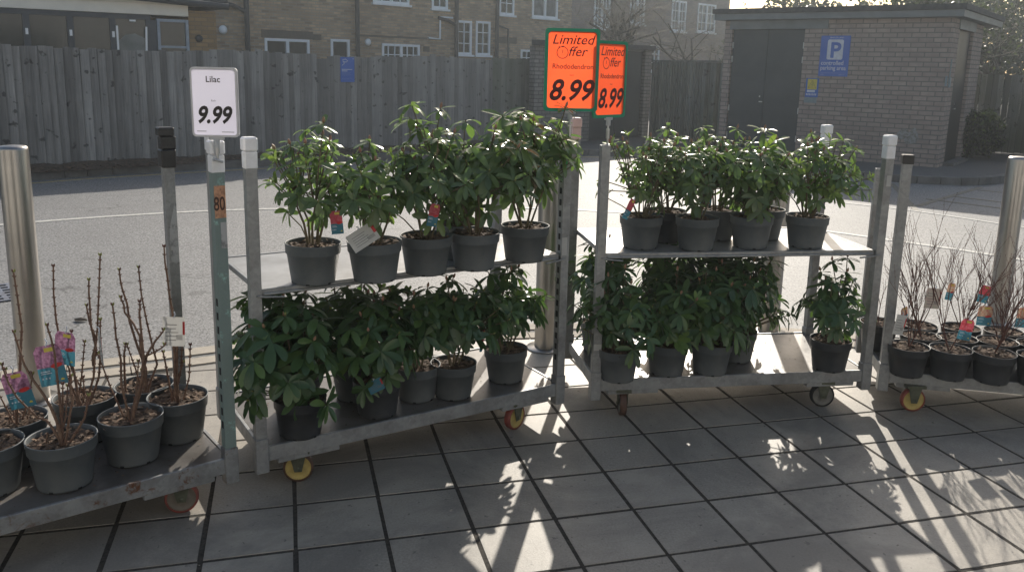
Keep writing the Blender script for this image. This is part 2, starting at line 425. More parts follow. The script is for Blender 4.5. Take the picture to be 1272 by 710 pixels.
# ------------------------------------------------------------------ camera, world, sun
cam = D_.objects.new('camera', D_.cameras.new('camera')); COL.objects.link(cam)
Rv = Vector((0.99974824, 0.00436437, 0.02200935)); Uv = Vector((-0.0224379, 0.1944601, 0.98065377)); Fv = Vector((0, .9809007, -.19450907))
mw = Matrix(((Rv.x, Uv.x, -Fv.x, 0), (Rv.y, Uv.y, -Fv.y, 0), (Rv.z, Uv.z, -Fv.z, 1.5849), (0, 0, 0, 1)))
cam.matrix_world = mw
cam.data.sensor_width = 36; cam.data.sensor_fit = 'HORIZONTAL'; cam.data.lens = 36*1047.81/1272
cam.data.shift_y = -(355-289.97)/1272; cam.data.clip_end = 2000; cam.data.clip_start = .05
SC.camera = cam
SUN_AZ, SUN_EL = 79.5, 31.0
w = D_.worlds.new('World'); SC.world = w; w.use_nodes = True
nt = w.node_tree; bg = nt.nodes['Background']
sky = nt.nodes.new('ShaderNodeTexSky'); sky.sky_type = 'NISHITA'; sky.sun_disc = False
sky.sun_elevation = R_(SUN_EL); sky.sun_rotation = R_(90-SUN_AZ); sky.air_density = 1.0; sky.dust_density = 2.0
nt.links.new(mixc(nt, 1.0, sky.outputs[0], (1.04, 1.0, .92), 'MULTIPLY'), bg.inputs[0]); bg.inputs[1].default_value = .138
sl = D_.lights.new('sun', 'SUN'); sl.energy = 5.0; sl.angle = R_(.55); sl.color = (1, .93, .82)
so = D_.objects.new('sun', sl); COL.objects.link(so)
sd = Vector((math.cos(R_(SUN_AZ))*math.cos(R_(SUN_EL)), math.sin(R_(SUN_AZ))*math.cos(R_(SUN_EL)), math.sin(R_(SUN_EL))))
so.rotation_euler = sd.to_track_quat('Z', 'Y').to_euler(); so.location = sd*30
SC.view_settings.view_transform = 'Standard'; SC.view_settings.look = 'None'; SC.view_settings.exposure = 0
SC.render.engine = 'CYCLES'

# thin scatter volume added over the street to imitate veiling lens glare
m, nt, b, out = new_mat('haze'); nt.nodes.remove(b)
vs = nt.nodes.new('ShaderNodeVolumeScatter'); vs.inputs['Density'].default_value = .0026; vs.inputs['Anisotropy'].default_value = .5
vs.inputs['Color'].default_value = (.86, .94, 1, 1)
nt.links.new(vs.outputs[0], out.inputs['Volume'])
mb = MB(); mb.box(-60, 60, -20, 70, -1, 14); mb.build('haze', m)['kind'] = 'structure'
# ------------------------------------------------------------------ ground
def smooth_line(pts, n=8):
    P = [Vector((p[0], p[1], 0)) for p in pts]; out = []
    for i in range(len(P)-1):
        p0 = P[max(i-1, 0)]; p1 = P[i]; p2 = P[i+1]; p3 = P[min(i+2, len(P)-1)]
        for k in range(n):
            t = k/n
            out.append(.5*((2*p1)+(-p0+p2)*t+(2*p0-5*p1+4*p2-p3)*t*t+(-p0+3*p1-3*p2+p3)*t**3))
    out.append(P[-1]); return out
def strip(mb, line, o0, o1, z0, z1, m=0, joint=0, per=1):
    """band between offsets o0..o1 (left of the line) as a raised body"""
    L = len(line); nrm = []
    for i in range(L):
        d = line[min(i+1, L-1)]-line[max(i-1, 0)]; d.normalize(); nrm.append(Vector((-d.y, d.x, 0)))
    for i in range(L-1):
        a = line[i]+nrm[i]*o0; b = line[i+1]+nrm[i+1]*o0; c = line[i+1]+nrm[i+1]*o1; d = line[i]+nrm[i]*o1
        if joint:
            e = (b-a).normalized()*joint
            if i % per == 0: a = a+e; d = d+e
        v = [(p.x, p.y, z0) for p in (a, b, c, d)]+[(p.x, p.y, z1) for p in (a, b, c, d)]
        mb.add(v, [(4, 5, 6, 7), (0, 1, 5, 4), (2, 3, 7, 6), (3, 0, 4, 7), (1, 2, 6, 5)], m, random.Random(i//per).random())
def fan_sheet(name, near, far, z, mat):
    mb = MB(); n = len(near)
    vs = [(p.x, p.y, z) for p in near]+[(p.x, p.y, z) for p in far]
    for i in range(n-1): mb.add([vs[i], vs[i+1], vs[n+i+1], vs[n+i]], [(0, 1, 2, 3)], 0, .5)
    return mb.build(name, mat)

random.seed(1)
mb = MB(); mb.quad([(-300, -300, -.06), (300, -300, -.06), (300, 300, -.06), (-300, 300, -.06)]); struct(mb.build('ground', M['fpav']))
near_pts = [(-40, -30), (-12, -6), (-7, .6), (-4.2, 3.0), (-2.9, 3.88), (-2.05, 4.32), (-1.2, 4.72), (.08, 5.06), (1.5, 5.12), (2.4, 4.92), (3.6, 4.4), (6, 2.8), (14, -4), (40, -30)]
NL = smooth_line(near_pts, 12)
# asphalt
far = [Vector((p.x*2.0, 60+abs(p.x)*.1, 0)) for p in NL]
mb = MB()
for i in range(len(NL)-1):
    a, b = NL[i], NL[i+1]
    mb.add([(a.x, a.y, .004), (b.x, b.y, .004), (b.x*3, 80, .004), (a.x*3, 80, .004)], [(0, 1, 2, 3)], 0, .5)
struct(mb.build('road', M['asph']))
# near kerb: channel strip, gritty line, kerb stones
mb = MB(); strip(mb, NL, -.115, 0, -.05, .010, 0, .004, 4); struct(mb.build('channel_kerb', M['kerb']))
mb = MB(); strip(mb, NL, -.165, -.115, -.05, .003, 0); struct(mb.build('gully_strip', M['gully']))
mb = MB(); strip(mb, NL, -.27, -.165, -.05, .008, 0, .006, 6); struct(mb.build('kerb', M['kerb']))
# paving slabs
def side_of_near(x, y):
    best = 1e9; s = 0
    for i in range(len(NL)-1):
        a, b = NL[i], NL[i+1]; d = b-a; t = max(0, min(1, ((x-a.x)*d.x+(y-a.y)*d.y)/max(d.length_squared, 1e-9)))
        q = a+d*t; dd = math.hypot(x-q.x, y-q.y)
        if dd < best: best = dd; s = d.x*(y-a.y)-d.y*(x-a.x)
    return best if s > 0 else -best
ga = R_(15.06); A_ = Vector((math.cos(ga), math.sin(ga), 0)); B_ = Vector((math.sin(ga), -math.cos(ga), 0)); O_ = Vector((-1.059, 2.744, 0))
mb = MB(); rs = random.Random(5)
for i in range(-14, 22):
    for j in range(-12, 13):
        c = O_+A_*(i+.5)*.3+B_*(j+.5)*.3
        if c.y < .1: continue
        sdn = side_of_near(c.x, c.y)
        if sdn > -.17: continue
        g = rs.uniform(.0055, .0078); r = rs.random(); bz = rs.uniform(-.0005, .0005)
        tx, ty = rs.uniform(-.002, .002), rs.uniform(-.002, .002)
        cs = []
        for (p, q) in ((-.15+g, -.15+g), (.15-g, -.15+g), (.15-g, .15-g), (-.15+g, .15-g)):
            p += rs.uniform(-.0015, .0015); q += rs.uniform(-.0015, .0015); cs.append((p, q))
        def P(p, q, z): w_ = c+A_*p+B_*q; return (w_.x, w_.y, z+bz+p*tx+q*ty)
        top = [P(p*.988, q*.988, 0) for p, q in cs]; mid = [P(p, q, -.005) for p, q in cs]; bot = [P(p, q, -.03) for p, q in cs]
        fs = [(3, 2, 1, 0)]
        for k in range(4):
            k2 = (k+1) % 4; fs += [(k, k2, 4+k2, 4+k), (4+k, 4+k2, 8+k2, 8+k)]
        mb.add(top+mid+bot, fs, 0, r)
struct(mb.build('paving', M['slab']))
mb = MB()
for i in range(len(NL)-1):
    a, b = NL[i], NL[i+1]
    mb.add([(a.x, a.y-.02, -.0022), (b.x, b.y-.02, -.0022), (b.x, -40, -.0022), (a.x, -40, -.0022)], [(0, 3, 2, 1)], 0, .5)
struct(mb.build('paving_joints', M['mortar']))
# grit fragments lying in the joints and on the slabs
mb = MB(); rs = random.Random(9)
for k in range(420):
    i = rs.randint(-8, 20); t = rs.uniform(-12, 10)
    c = (O_+A_*i*.3+B_*t*.3) if rs.random() < .5 else (O_+A_*t*.3+B_*i*.3)
    if rs.random() < .25: c = c+Vector((rs.uniform(-.15, .15), rs.uniform(-.15, .15), 0))
    if side_of_near(c.x, c.y) > -.2 or c.y < .8: continue
    s = rs.uniform(.0015, .0045); a = rs.uniform(0, 6)
    z = .001
    mb.add([(c.x+math.cos(a+q*2.1)*s, c.y+math.sin(a+q*2.1)*s, z) for q in range(3)]+[(c.x, c.y, z+s*.8)], [(0, 1, 3), (1, 2, 3), (2, 0, 3)], 0)
o = mb.build('grit', simple('pale_grit', (.30, .28, .24), (.12, .10, .08), 50, .8, rv=1)); o['kind'] = 'stuff'; o['label'] = 'pale grit and crumbs caught in the paving joints'; o['category'] = 'grit'

# far side of the road
far_pts = [(-14, 2.0), (-10, 6.3), (-6.31, 10.6), (-5.48, 11.45), (-3.81, 12.75), (-1.5, 14.3), (.9, 15.35), (1.9, 15.4), (3.1, 14.9), (4.0, 13.9), (5.2, 12.9), (6.1, 12.45), (6.9, 12.45), (7.6, 12.9), (9, 14.1), (12, 16.4), (24, 24)]
FL = smooth_line(far_pts, 8)
mb = MB()
for i in range(len(FL)-1):
    a, b = FL[i], FL[i+1]
    mb.add([(a.x, a.y, .10), (b.x, b.y, .10), (b.x*2.4, 95, .10), (a.x*2.4, 95, .10)], [(0, 1, 2, 3)], 0, .5)
struct(mb.build('pavement', M['fpav']))
mb = MB(); strip(mb, FL, 0, .14, -.05, .115, 0, .012, 3); struct(mb.build('far_kerb', M['kerbg']))
mb = MB(); strip(mb, FL[4:60], -.28, -.20, .004, .009, 0); struct(mb.build('yellow_line', M['yline']))
WL = smooth_line([(-12, 1.2), (-7, 6.1), (-4.85, 7.82), (-3.99, 8.42), (-3.2, 8.83), (-2.3, 9.12), (-.8, 9.42), (.85, 9.4), (2.74, 8.74), (3.81, 7.95), (4.6, 7.2), (7, 4.5), (10, 1)], 8)
mb = MB(); strip(mb, WL, -.04, .04, .004, .009, 0); struct(mb.build('white_line', M['wline']))
WL2 = smooth_line([(3.4, 10.9), (4.38, 10.22), (4.8, 9.85), (5.51, 8.94), (6.5, 7.7), (8, 6)], 6)
mb = MB(); strip(mb, WL2, -.03, .03, .004, .009, 0); struct(mb.build('side_white_line', M['wline']))
mb = MB()
for a, b in (((5.0, 10.3), (6.8, 12.2)), ((5.9, 11.2), (7.4, 9.6)), ((5.4, 10.9), (6.9, 9.3)), ((6.6, 11.9), (8.3, 10.5)), ((6.0, 9.6), (8.2, 11.8)), ((4.8, 9.9), (5.6, 12.4))):
    mb.bar((a[0], a[1], .0065), (b[0], b[1], .0065), .07, .005)
struct(mb.build('hatched_marking', M['yfaint']))
# soil strip in front of the left fence
FA = R_(42); fd = Vector((math.cos(FA), math.sin(FA), 0)); fn = Vector((-fd.y, fd.x, 0)); F0 = Vector((-6.413, 10.981, 0))
mb = MB(); rs = random.Random(3)
ns = 90
for i in range(ns):
    t0 = -9+i*.2; t1 = t0+.2
    pts = []
    for t in (t0, t1):
        rr = random.Random(round(t*10))
        for k, o_ in enumerate((-.35, -.2, -.05, .12)):
            p = F0+fd*t+fn*o_; pts.append((p.x, p.y, .103+(0 if k in (0,) else rr.uniform(.01, .05)+.02*k)))
    for k in range(3): mb.add([pts[k], pts[4+k], pts[5+k], pts[1+k]], [(0, 1, 2, 3)], 0)
struct(mb.build('soil_strip', M['gsoil']))
mb = MB()
for k in range(1500):
    t = rs.uniform(-6, 8.5); o_ = rs.uniform(-.5, .05); p = F0+fd*t+fn*o_; z = .12+max(0, o_+.35)*.12+rs.uniform(0, .03); a = rs.uniform(0, 6); s = rs.uniform(.015, .04)
    d = Vector((math.cos(a), math.sin(a), rs.uniform(-.4, .4)))*s; e = Vector((-math.sin(a), math.cos(a), rs.uniform(-.5, .5)))*s*.6
    q = Vector((p.x, p.y, z)); mb.add([q-d, q+e, q+d, q-e], [(0, 1, 2, 3)], 0)
o = mb.build('dead_leaves', simple('dead_leaf', (.12, .07, .04), (.05, .03, .02), 30, .8, rv=1.2)); o['kind'] = 'stuff'; o['label'] = 'brown dead leaves lying along the foot of the dark fence'; o['category'] = 'leaf litter'

# drain grate and litter
t = thing('drain_grate', 'small square metal drain grate set in the asphalt at the left edge of the road', 'drain grate', (-3.5, 5.45, .006), R_(40))
mb = MB()
for k in range(7): mb.box(-.24, .24, -.24+k*.075, -.24+k*.075+.03, 0, .008)
for k in range(7): mb.box(-.24+k*.075, -.24+k*.075+.03, -.24, .24, .0005, .0075)
mb.build('grid', simple('worn_iron', (.30, .33, .40), (.2, .2, .22), 30, .45, metal=.5), t)
mb = MB(); mb.quad([(-.25, -.25, .001), (.25, -.25, .001), (.25, .25, .001), (-.25, .25, .001)]); mb.build('pit', M['slot'], t)
mb = MB(); mb.tube([(-2.65, 4.93, .014), (-2.61, 4.92, .02), (-2.575, 4.925, .014)], [.008, .012, .006], 6)
tag(mb.build('litter_scrap', simple('brown_scrap', (.12, .10, .08))), 'small brown scrap of litter lying on the asphalt behind the lilac pots', 'litter')

# ------------------------------------------------------------------ fences
def board_fence(mb, p0, d, n, L, h, bw=.098, front=1, jit=.02, z0=.12, hv=None, seed=1):
    rs = random.Random(seed); k = 0; t = 0
    while t < L:
        ww = bw*rs.uniform(.9, 1.08); hh = (hv(t) if hv else h)+rs.uniform(-jit, jit)*(.5 if rs.random() < .9 else 1.2)
        a = p0+d*t-n*.002; b = p0+d*(t+ww*1.0)-n*.030; lean = rs.uniform(-.008, .008)
        aa = a+n*.02; bb = b+n*.040; rz_ = rs.random()
        v = []
        for z, s in ((z0+rs.uniform(0, .02), 0), (hh, lean)):
            for q in (a, b, bb, aa): v.append((q.x+d.x*s, q.y+d.y*s, z))
        mb.add(v, [(0, 1, 5, 4), (1, 2, 6, 5), (2, 3, 7, 6), (3, 0, 4, 7), (4, 5, 6, 7)], 0, rs.random())
        q = p0+d*(t+ww); g2 = d*.007
        mb.add([q-n*.001, q+g2-n*.001, (q+g2-n*.001)+Vector((0, 0, hh-.01)), (q-n*.001)+Vector((0, 0, hh-.01))], [(0, 1, 2, 3)], 1)  # dark strip painted in for the shade in the gap between boards
        t += ww+.007; k += 1
t = thing('board_fence', 'long weathered dark grey closeboard fence beyond the road on the left', 'fence', tuple(F0+fd*-9), FA)
X = Vector((1, 0, 0)); Y = Vector((0, 1, 0))
mb = MB(); board_fence(mb, Vector((0, 0, 0)), X, Y, 17.0, 1.71, jit=.03, seed=4, hv=lambda s: 1.70+.02*math.sin(s*1.7)+(-.06 if 13.2 < s < 13.45 else 0)+(0 if s > 9 else (9-s)*.004)); mb.build('boards', [M['fence'], M['slot']], t)
mb = MB(); board_fence(mb, Vector((17.02, 0, 0)), X, Y, 1.0, 1.73, jit=.01, seed=6); mb.build('boards', [M['fenceg'], M['slot']], t)
for k in range(8):
    mb = MB(); mb.box(k*2.45-.05, k*2.45+.05, .03, .13, 0, 1.66); mb.build('post', M['fence'], t)
mb = MB(); mb.box(0, 18, .03, .06, .45, .53); mb.box(0, 18, .03, .06, 1.35, 1.43); mb.build('rail', M['fence'], t)
# blue camera notice on the fence
p = F0+fd*4.72
t = thing('security_notice', 'small blue security camera notice fixed near the top of the dark fence', 'sign', (p.x-fn.x*.034, p.y-fn.y*.034, 1.262), FA)
mb = MB(); mb.bevbox(0, .265, -.006, 0, 0, .405, .002); mb.build('sign_plate', M['blue'], t)
mb = MB(); mb.tube([(.03, -.0075, .27), (.07, -.0075, .30), (.065, -.0075, .33)], .006, 6)
mb.tube([(.05, -.0075, .33), (.045, -.0075, .365), (.10, -.0075, .372), (.135, -.0075, .345), (.11, -.0075, .325), (.05, -.0075, .33)], .006, 6)
mb.box(.025, .22, -.0085, -.006, .20, .213); mb.box(.025, .13, -.0085, -.006, .175, .187); mb.box(.235, .245, -.0085, -.006, .37, .39)
mb.build('camera_symbol', M['bluew'], t)
mb = MB()
for k in range(4): mb.box(.025, .2-.03*(k % 2), -.0085, -.006, .15-k*.014, .154-k*.014)
mb.box(.025, .21, -.0085, -.006, .06, .064); mb.box(.025, .16, -.0085, -.006, .046, .050); mb.build('small_print', M['bluel'], t)

MA = R_(43.5); md = Vector((math.cos(MA), math.sin(MA), 0)); mn = Vector((-md.y, md.x, 0)); M0 = Vector((.365, 16.42, 0))
# low brick outhouse with dark double doors
t = thing('brick_outhouse', 'low flat roofed grey brick outhouse with dark double doors behind the orange price signs', 'outhouse', tuple(M0), MA)
mb = MB(); mb.box(0, 1.62, 0, .3, 0, 1.98); mb.box(3.38, 3.6, 0, .3, 0, 1.98); mb.box(0, .3, .3, 1.3, 0, 1.98); mb.box(3.3, 3.6, .3, 1.3, 0, 1.98); mb.box(.3, 3.3, 1.05, 1.3, 0, 1.98)
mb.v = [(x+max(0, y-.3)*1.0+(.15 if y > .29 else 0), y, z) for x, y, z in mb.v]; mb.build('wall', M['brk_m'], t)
mb = MB(); mb.box(-.10, 3.70, -.12, 1.36, 1.985, 2.08); mb.v = [(x+y*1.0, y, z) for x, y, z in mb.v]; mb.build('roof', M['roofk'], t)
for k in range(2):
    mb = MB(); mb.bevbox(1.64+k*.87, 1.64+k*.87+.855, .08, .13, .12, 1.95, .006); dd = mb.build('door', M['door'], t)
    if k: 
        mb = MB(); mb.box(2.55, 2.58, .04, .08, 1.0, 1.12); mb.build('handle', M['metalp'], dd)
mb = MB(); mb.box(1.62, 3.38, .05, .2, 1.952, 1.983); mb.build('lintel', M['gfascia'], t)
# grey green fence between the outhouse and the substation
P0 = M0+md*3.62; P1 = Vector((3.95, 16.5, 0)); P0b = Vector((2.95, 18.6, 0))
dd = (P1-P0b); LL = dd.length
t = thing('panel_fence', 'short greenish grey board fence between the outhouse and the brick substation', 'fence', tuple(P0b), math.atan2(dd.y, dd.x))
mb = MB(); board_fence(mb, Vector((0, 0, 0)), X, Y, LL, 1.74, jit=.008, seed=16); mb.build('boards', [M['fenceg'], M['slot']], t)
mb = MB(); mb.box(0, LL, -.03, .05, 1.745, 1.775); mb.build('capping_rail', M['fenceg'], t)
for xx in (LL-.45, LL-.15):
    mb = MB(); mb.box(xx, xx+.1, -.09, -.03, 0, 1.73); mb.build('post', M['fenceg'], t)

# ------------------------------------------------------------------ brick substation
gA = R_(-37.7); G0 = Vector((3.90, 16.22, 0))
t = thing('brick_substation', 'square flat roofed brown brick building with double doors and a blue parking sign', 'building', tuple(G0), gA)
L_, Wd = 3.87, 2.6
mb = MB(); H_ = 2.5
mb.box(0, .14, 0, .22, 0, 2.36); mb.box(1.50, L_, 0, .22, 0, 2.36); mb.box(0, L_, 0, .22, 2.362, H_)   # front
mb.box(L_-.22, L_, .22, .50, 0, 2.36); mb.box(L_-.22, L_, 1.72, Wd, 0, 2.36); mb.box(L_-.22, L_, .222, Wd, 2.362, H_)
mb.box(0, .22, .22, Wd, 0, H_); mb.box(.22, L_-.22, Wd-.22, Wd, 0, H_)
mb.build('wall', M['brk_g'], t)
mb = MB(); mb.box(-.16, L_+.16, -.16, Wd+.9, H_+.004, H_+.11); mb.build('fascia', M['gfascia'], t)
mb = MB(); mb.box(-.19, L_+.19, -.19, Wd+.93, H_+.114, H_+.20); mb.build('roof', M['roofk'], t)
mb = MB(); mb.box(.10, 1.9, -.02, -.003, 2.34, 2.498); mb.build('lintel', M['gfascia'], t)
mb = MB(); mb.box(L_+.003, L_+.02, .42, 1.8, 2.34, 2.498); mb.build('lintel', M['gfascia'], t)
for k in range(2):
    mb = MB(); mb.bevbox(.15+k*.675, .15+k*.675+.67, .05, .09, .12, 2.34, .005)
    dd = mb.build('door', M['door'], t)
    mb = MB()
    for z in (.35, .85, 1.75, 2.0):
        xx = .155 if k == 0 else 1.485
        mb.box(xx-.012, xx+.012, .035, .05, z, z+.11)
    mb.build('hinge', M['metalp'], dd)
    if k == 0:
        mb = MB(); mb.box(.74, .80, .03, .05, 1.03, 1.05); mb.build('handle', M['metalp'], dd); mb = MB(); mb.box(.735, .755, .035, .05, 1.12, 1.15); mb.build('lock', M['metalp'], dd)
mb = MB(); mb.bevbox(L_-.09, L_-.05, .51, 1.71, .13, 2.34, .005); dd = mb.build('door', M['doorb'], t)
mb = MB(); mb.box(L_-.05, L_-.03, .95, 1.10, 1.02, 1.04); mb.build('handle', M['metalp'], dd); mb = MB(); mb.box(L_-.05, L_-.035, .98, 1.0, 1.1, 1.13); mb.build('lock', M['metalp'], dd)
mb = MB(); mb.box(L_-.02, L_+.16, .45, 1.75, .1, .15); mb.build('step', M['kerbg'], t)
mb = MB(); mb.box(L_-.03, L_+.0, -.012, -.002, 1.42, 1.58); mb.box(L_+.002, L_+.03, .06, .14, 1.4, 1.56); mb.box(L_+.002, L_+.02, .09, .11, 1.56, 1.85); mb.build('meter_box', M['sgrey'], t)
mb = MB()
rs = random.Random(2)
for k in range(9):
    x = 3.35+rs.uniform(-.1, .12); z = .6+rs.uniform(-.1, .1); s = rs.uniform(.04, .1)
    mb.add([(x+s*math.cos(q)*rs.uniform(.8, 1.1), -.0015-k*.0003, z+s*math.sin(q)*rs.uniform(.8, 1.1)) for q in [i*.9 for i in range(7)]], [tuple(range(7))], 0)
mb.build('paint_patch', worn_paint('pale_overpaint', (.30, .30, .29), (.19, .17, .145), .5, 20), t)
gx = Vector((math.cos(gA), math.sin(gA), 0)); gy = Vector((-gx.y, gx.x, 0))
p = G0+gx*1.80-gy*.004
t = thing('parking_sign', 'blue controlled parking area sign with a white P square on the brick substation', 'sign', (p.x, p.y, 1.53), gA)
mb = MB(); mb.bevbox(0, .50, -.012, 0, 0, .69, .002); mb.build('sign_plate', M['blue'], t)
mb = MB()
n = 6; x0, x1, z0, z1, r = .12, .39, .285, .625, .03; pts = []
for cx, cz, a0 in ((x1-r, z1-r, 0), (x0+r, z1-r, 90), (x0+r, z0+r, 180), (x1-r, z0+r, 270)):
    for k in range(n+1): a = R_(a0+90*k/n); pts.append((cx+r*math.cos(a), -.0135, cz+r*math.sin(a)))
mb.add(pts, [tuple(range(len(pts)))[::-1]]); mb.build('white_square', M['bluew'], t)
lettering([('P', .36, .26, .325, 0, .010, 1)], M['blue'], t, y=-.0155)
lettering([('controlled', .105, .225, .195, 0, .0012, .88), ('parking area', .105, .245, .11, 0, .0012, .84), ('PRIVATE LAND', .035, .27, .645, 0, 0, 1)], M['bluew'], t, y=-.0135)
mb = MB(); mb.box(.04, .45, -.0135, -.012, .055, .06); mb.box(.04, .1, -.0135, -.012, .025, .035); mb.box(.35, .45, -.0135, -.012, .025, .035); mb.build('small_print', M['bluel'], t)
p = G0+gx*1.60-gy*.004
t = thing('warning_sign', 'small electrical warning sign with a yellow triangle panel beside the substation doors', 'sign', (p.x, p.y, 1.06), gA)
mb = MB(); mb.bevbox(0, .225, -.008, 0, .10, .43, .002); mb.build('sign_plate', M['blue'], t)
mb = MB(); mb.box(.03, .195, -.010, -.008, .235, .415); mb.build('yellow_panel', M['yelbar'], t)
mb = MB()
for a, b in (((.045, .26), (.1125, .39)), ((.1125, .39), (.18, .26)), ((.18, .26), (.045, .26)), ((.12, .355), (.1, .315)), ((.1, .315), (.13, .32)), ((.13, .32), (.11, .275))): mb.bar((a[0], -.0115, a[1]), (b[0], -.0115, b[1]), .002, .009, up=(0, 1, 0))
mb.build('triangle', M['ink'], t)
mb = MB(); mb.box(.03, .17, -.010, -.008, .185, .225)
for k in range(7): mb.box(.018+k*.027, .018+k*.027+.017, -.010, -.008, .13, .165)
mb.build('small_print', M['bluew'], t)
mb = MB(); mb.box(-.01, .21, -.008, 0, 0, .095); mb.build('lower_plate', M['sgrey'], t)

# fence + bushes to the right of the substation
t = thing('right_board_fence', 'dark green grey board fence to the right of the brick substation', 'fence', (8.1, 17.6, 0), R_(-28))
t.name = 'board_fence'
mb = MB(); board_fence(mb, Vector((0, 0, 0)), X, Y, 6, 1.63, jit=.01, seed=21); mb.build('boards', [M['fenceg'], M['slot']], t)
mb = MB(); mb.box(0, 6, .03, .08, 1.3, 1.38); mb.build('rail', M['fenceg'], t)

# ------------------------------------------------------------------ houses
hA = R_(45); hd = Vector((math.cos(hA), math.sin(hA), 0)); H0 = Vector((-1.55, 27, 0))
def window(parent, x0, x1, z0, z1, cols=2, rows=1, bars=0, fr=.06, y=-.02, mat=None, gl=None, top=None):
    mat = mat or M['upvc']; gl = gl or M['glass']
    mb = MB(); mb.box(x0, x1, y-.03, y+.05, z0, z0+fr); mb.box(x0, x1, y-.03, y+.05, z1-fr, z1)
    mb.box(x0, x0+fr, y-.03, y+.05, z0+fr, z1-fr); mb.box(x1-fr, x1, y-.03, y+.05, z0+fr, z1-fr)
    w_ = (x1-x0)
    for c in range(1, cols): xx = x0+w_*c/cols; mb.box(xx-fr*.6, xx+fr*.6, y-.035, y+.04, z0+fr, z1-fr)
    for r in range(1, rows): zz = z0+(z1-z0)*r/rows; mb.box(x0+fr, x1-fr, y-.032, y+.04, zz-fr*.4, zz+fr*.4)
    for c in range(cols):
        a = x0+w_*c/cols; b = x0+w_*(c+1)/cols
        for q in range(1, bars+1):
            xx = a+(b-a)*q/(bars+1); mb.box(xx-.012, xx+.012, y-.02, y+.02, z0+fr, z1-fr)
    if bars:
        k = max(2, int((z1-z0)/.3))
        for q in range(1, k): zz = z0+(z1-z0)*q/k; mb.box(x0+fr, x1-fr, y-.021, y+.02, zz-.012, zz+.012)
    f = mb.build('window', mat, parent)
    mb = MB(); mb.box(x0+fr*.5, x1-fr*.5, y+.021, y+.03, z0+fr*.5, z1-fr*.5); mb.build('pane', gl, f)
    mb = MB(); mb.box(x0-.05, x1+.05, y-.09, y+.0, z0-.06, z0-.002); mb.build('sill', mat, f)
def facade(mb, x0, x1, z0, z1, holes, th=.25):
    xs = sorted({x0, x1, *[h[0] for h in holes], *[h[1] for h in holes]})
    for a, b in zip(xs, xs[1:]):
        hs = sorted([h for h in holes if h[0] <= a+1e-6 and h[1] >= b-1e-6], key=lambda h: h[2]); z = z0
        for h in hs:
            if h[2] > z: mb.add([(a, 0, z), (b, 0, z), (b, 0, h[2]), (a, 0, h[2])], [(0, 1, 2, 3)], 0, .5)
            z = h[3]
        mb.add([(a, 0, z), (b, 0, z), (b, 0, z1), (a, 0, z1)], [(0, 1, 2, 3)], 0, .5)
    for h in holes:
        a, b, c, d = h
        mb.add([(a, 0, c), (a, .1, c), (a, .1, d), (a, 0, d)], [(0, 3, 2, 1)]); mb.add([(b, 0, c), (b, .1, c), (b, .1, d), (b, 0, d)], [(0, 1, 2, 3)])
        mb.add([(a, 0, d), (b, 0, d), (b, .1, d), (a, .1, d)], [(0, 1, 2, 3)]); mb.add([(a, 0, c), (b, 0, c), (b, .1, c), (a, .1, c)], [(0, 3, 2, 1)])
        mb.add([(a, .1, c), (b, .1, c), (b, .1, d), (a, .1, d)], [(0, 1, 2, 3)])
t = thing('terraced_house', 'long brown brick terrace of houses with white framed windows beyond the dark fence', 'house', tuple(H0), hA)
wins = [(-6.93, -5.62, .9, 2.15, 2, 0, 0), (-4.96, -4.35, .9, 2.2, 1, 0, 0), (-3.25, -1.88, .9, 2.14, 2, 2, 0), (-3.55, -2.27, 3.25, 4.5, 2, 1, 1), (-1.42, -.80, 3.22, 4.4, 1, 1, 0), (-.43, .19, 1.9, 2.93, 1, 1, 0), (.37, .99, 1.9, 2.95, 1, 1, 0), (1.37, 2.04, 3.2, 4.3, 1, 1, 0), (2.89, 4.15, 3.2, 4.5, 2, 0, 1), (2.40, 2.98, 1.6, 2.13, 1, 1, 0),
        (6.1, 7.0, 3.0, 4.4, 2, 1, 1), (8.2, 9.1, 3.25, 4.4, 2, 1, 1), (10.9, 11.9, 3.1, 4.3, 2, 1, 1), (12.75, 14.1, 3.15, 4.3, 2, 1, 1), (7.3, 8.0, 1.6, 2.6, 1, 1, 0), (9.6, 10.2, 1.5, 2.5, 1, 1, 0)]
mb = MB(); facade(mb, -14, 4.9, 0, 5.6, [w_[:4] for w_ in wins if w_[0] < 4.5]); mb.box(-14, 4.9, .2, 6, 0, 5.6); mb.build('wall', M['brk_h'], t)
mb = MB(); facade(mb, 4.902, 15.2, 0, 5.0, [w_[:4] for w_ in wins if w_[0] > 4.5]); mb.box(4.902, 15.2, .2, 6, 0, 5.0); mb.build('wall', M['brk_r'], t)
for (a, b, c, d, cols, bars, up) in wins: window(t, a, b, c, d, cols, 1, bars, .07, .0, gl=M['glassl'] if up else M['glass'])
mb = MB(); mb.add([(-14, -.3, 5.55), (15.4, -.3, 5.55), (15.4, 3, 8), (-14, 3, 8)], [(0, 1, 2, 3)]); mb.build('roof', M['tile'], t)
for xx in (-7.45, -4.15, -.53, 1.19):
    mb = MB(); mb.tube([(xx, -.12, 0), (xx, -.12, 5.6)], .065, 10); 
    if xx in (-7.45, -.53): mb.tube([(xx, -.12, 2.75), (xx-.35, -.12, 2.9), (xx-.7, -.1, 2.95)], .05, 8)
    if xx == 1.19: mb.tube([(xx, -.12, 2.85), (xx+.5, -.12, 2.75), (xx+.52, -.12, 1.5)], .035, 8)
    mb.build('drain_pipe', M['pipe'], t)
mb = MB(); mb.tube([(-1.6, -.08, 2.35), (-1.15, -.08, 2.33), (-1.15, -.08, 2.98), (-.65, -.08, 2.98)], .03, 8); mb.build('waste_pipe', M['upvc'], t)
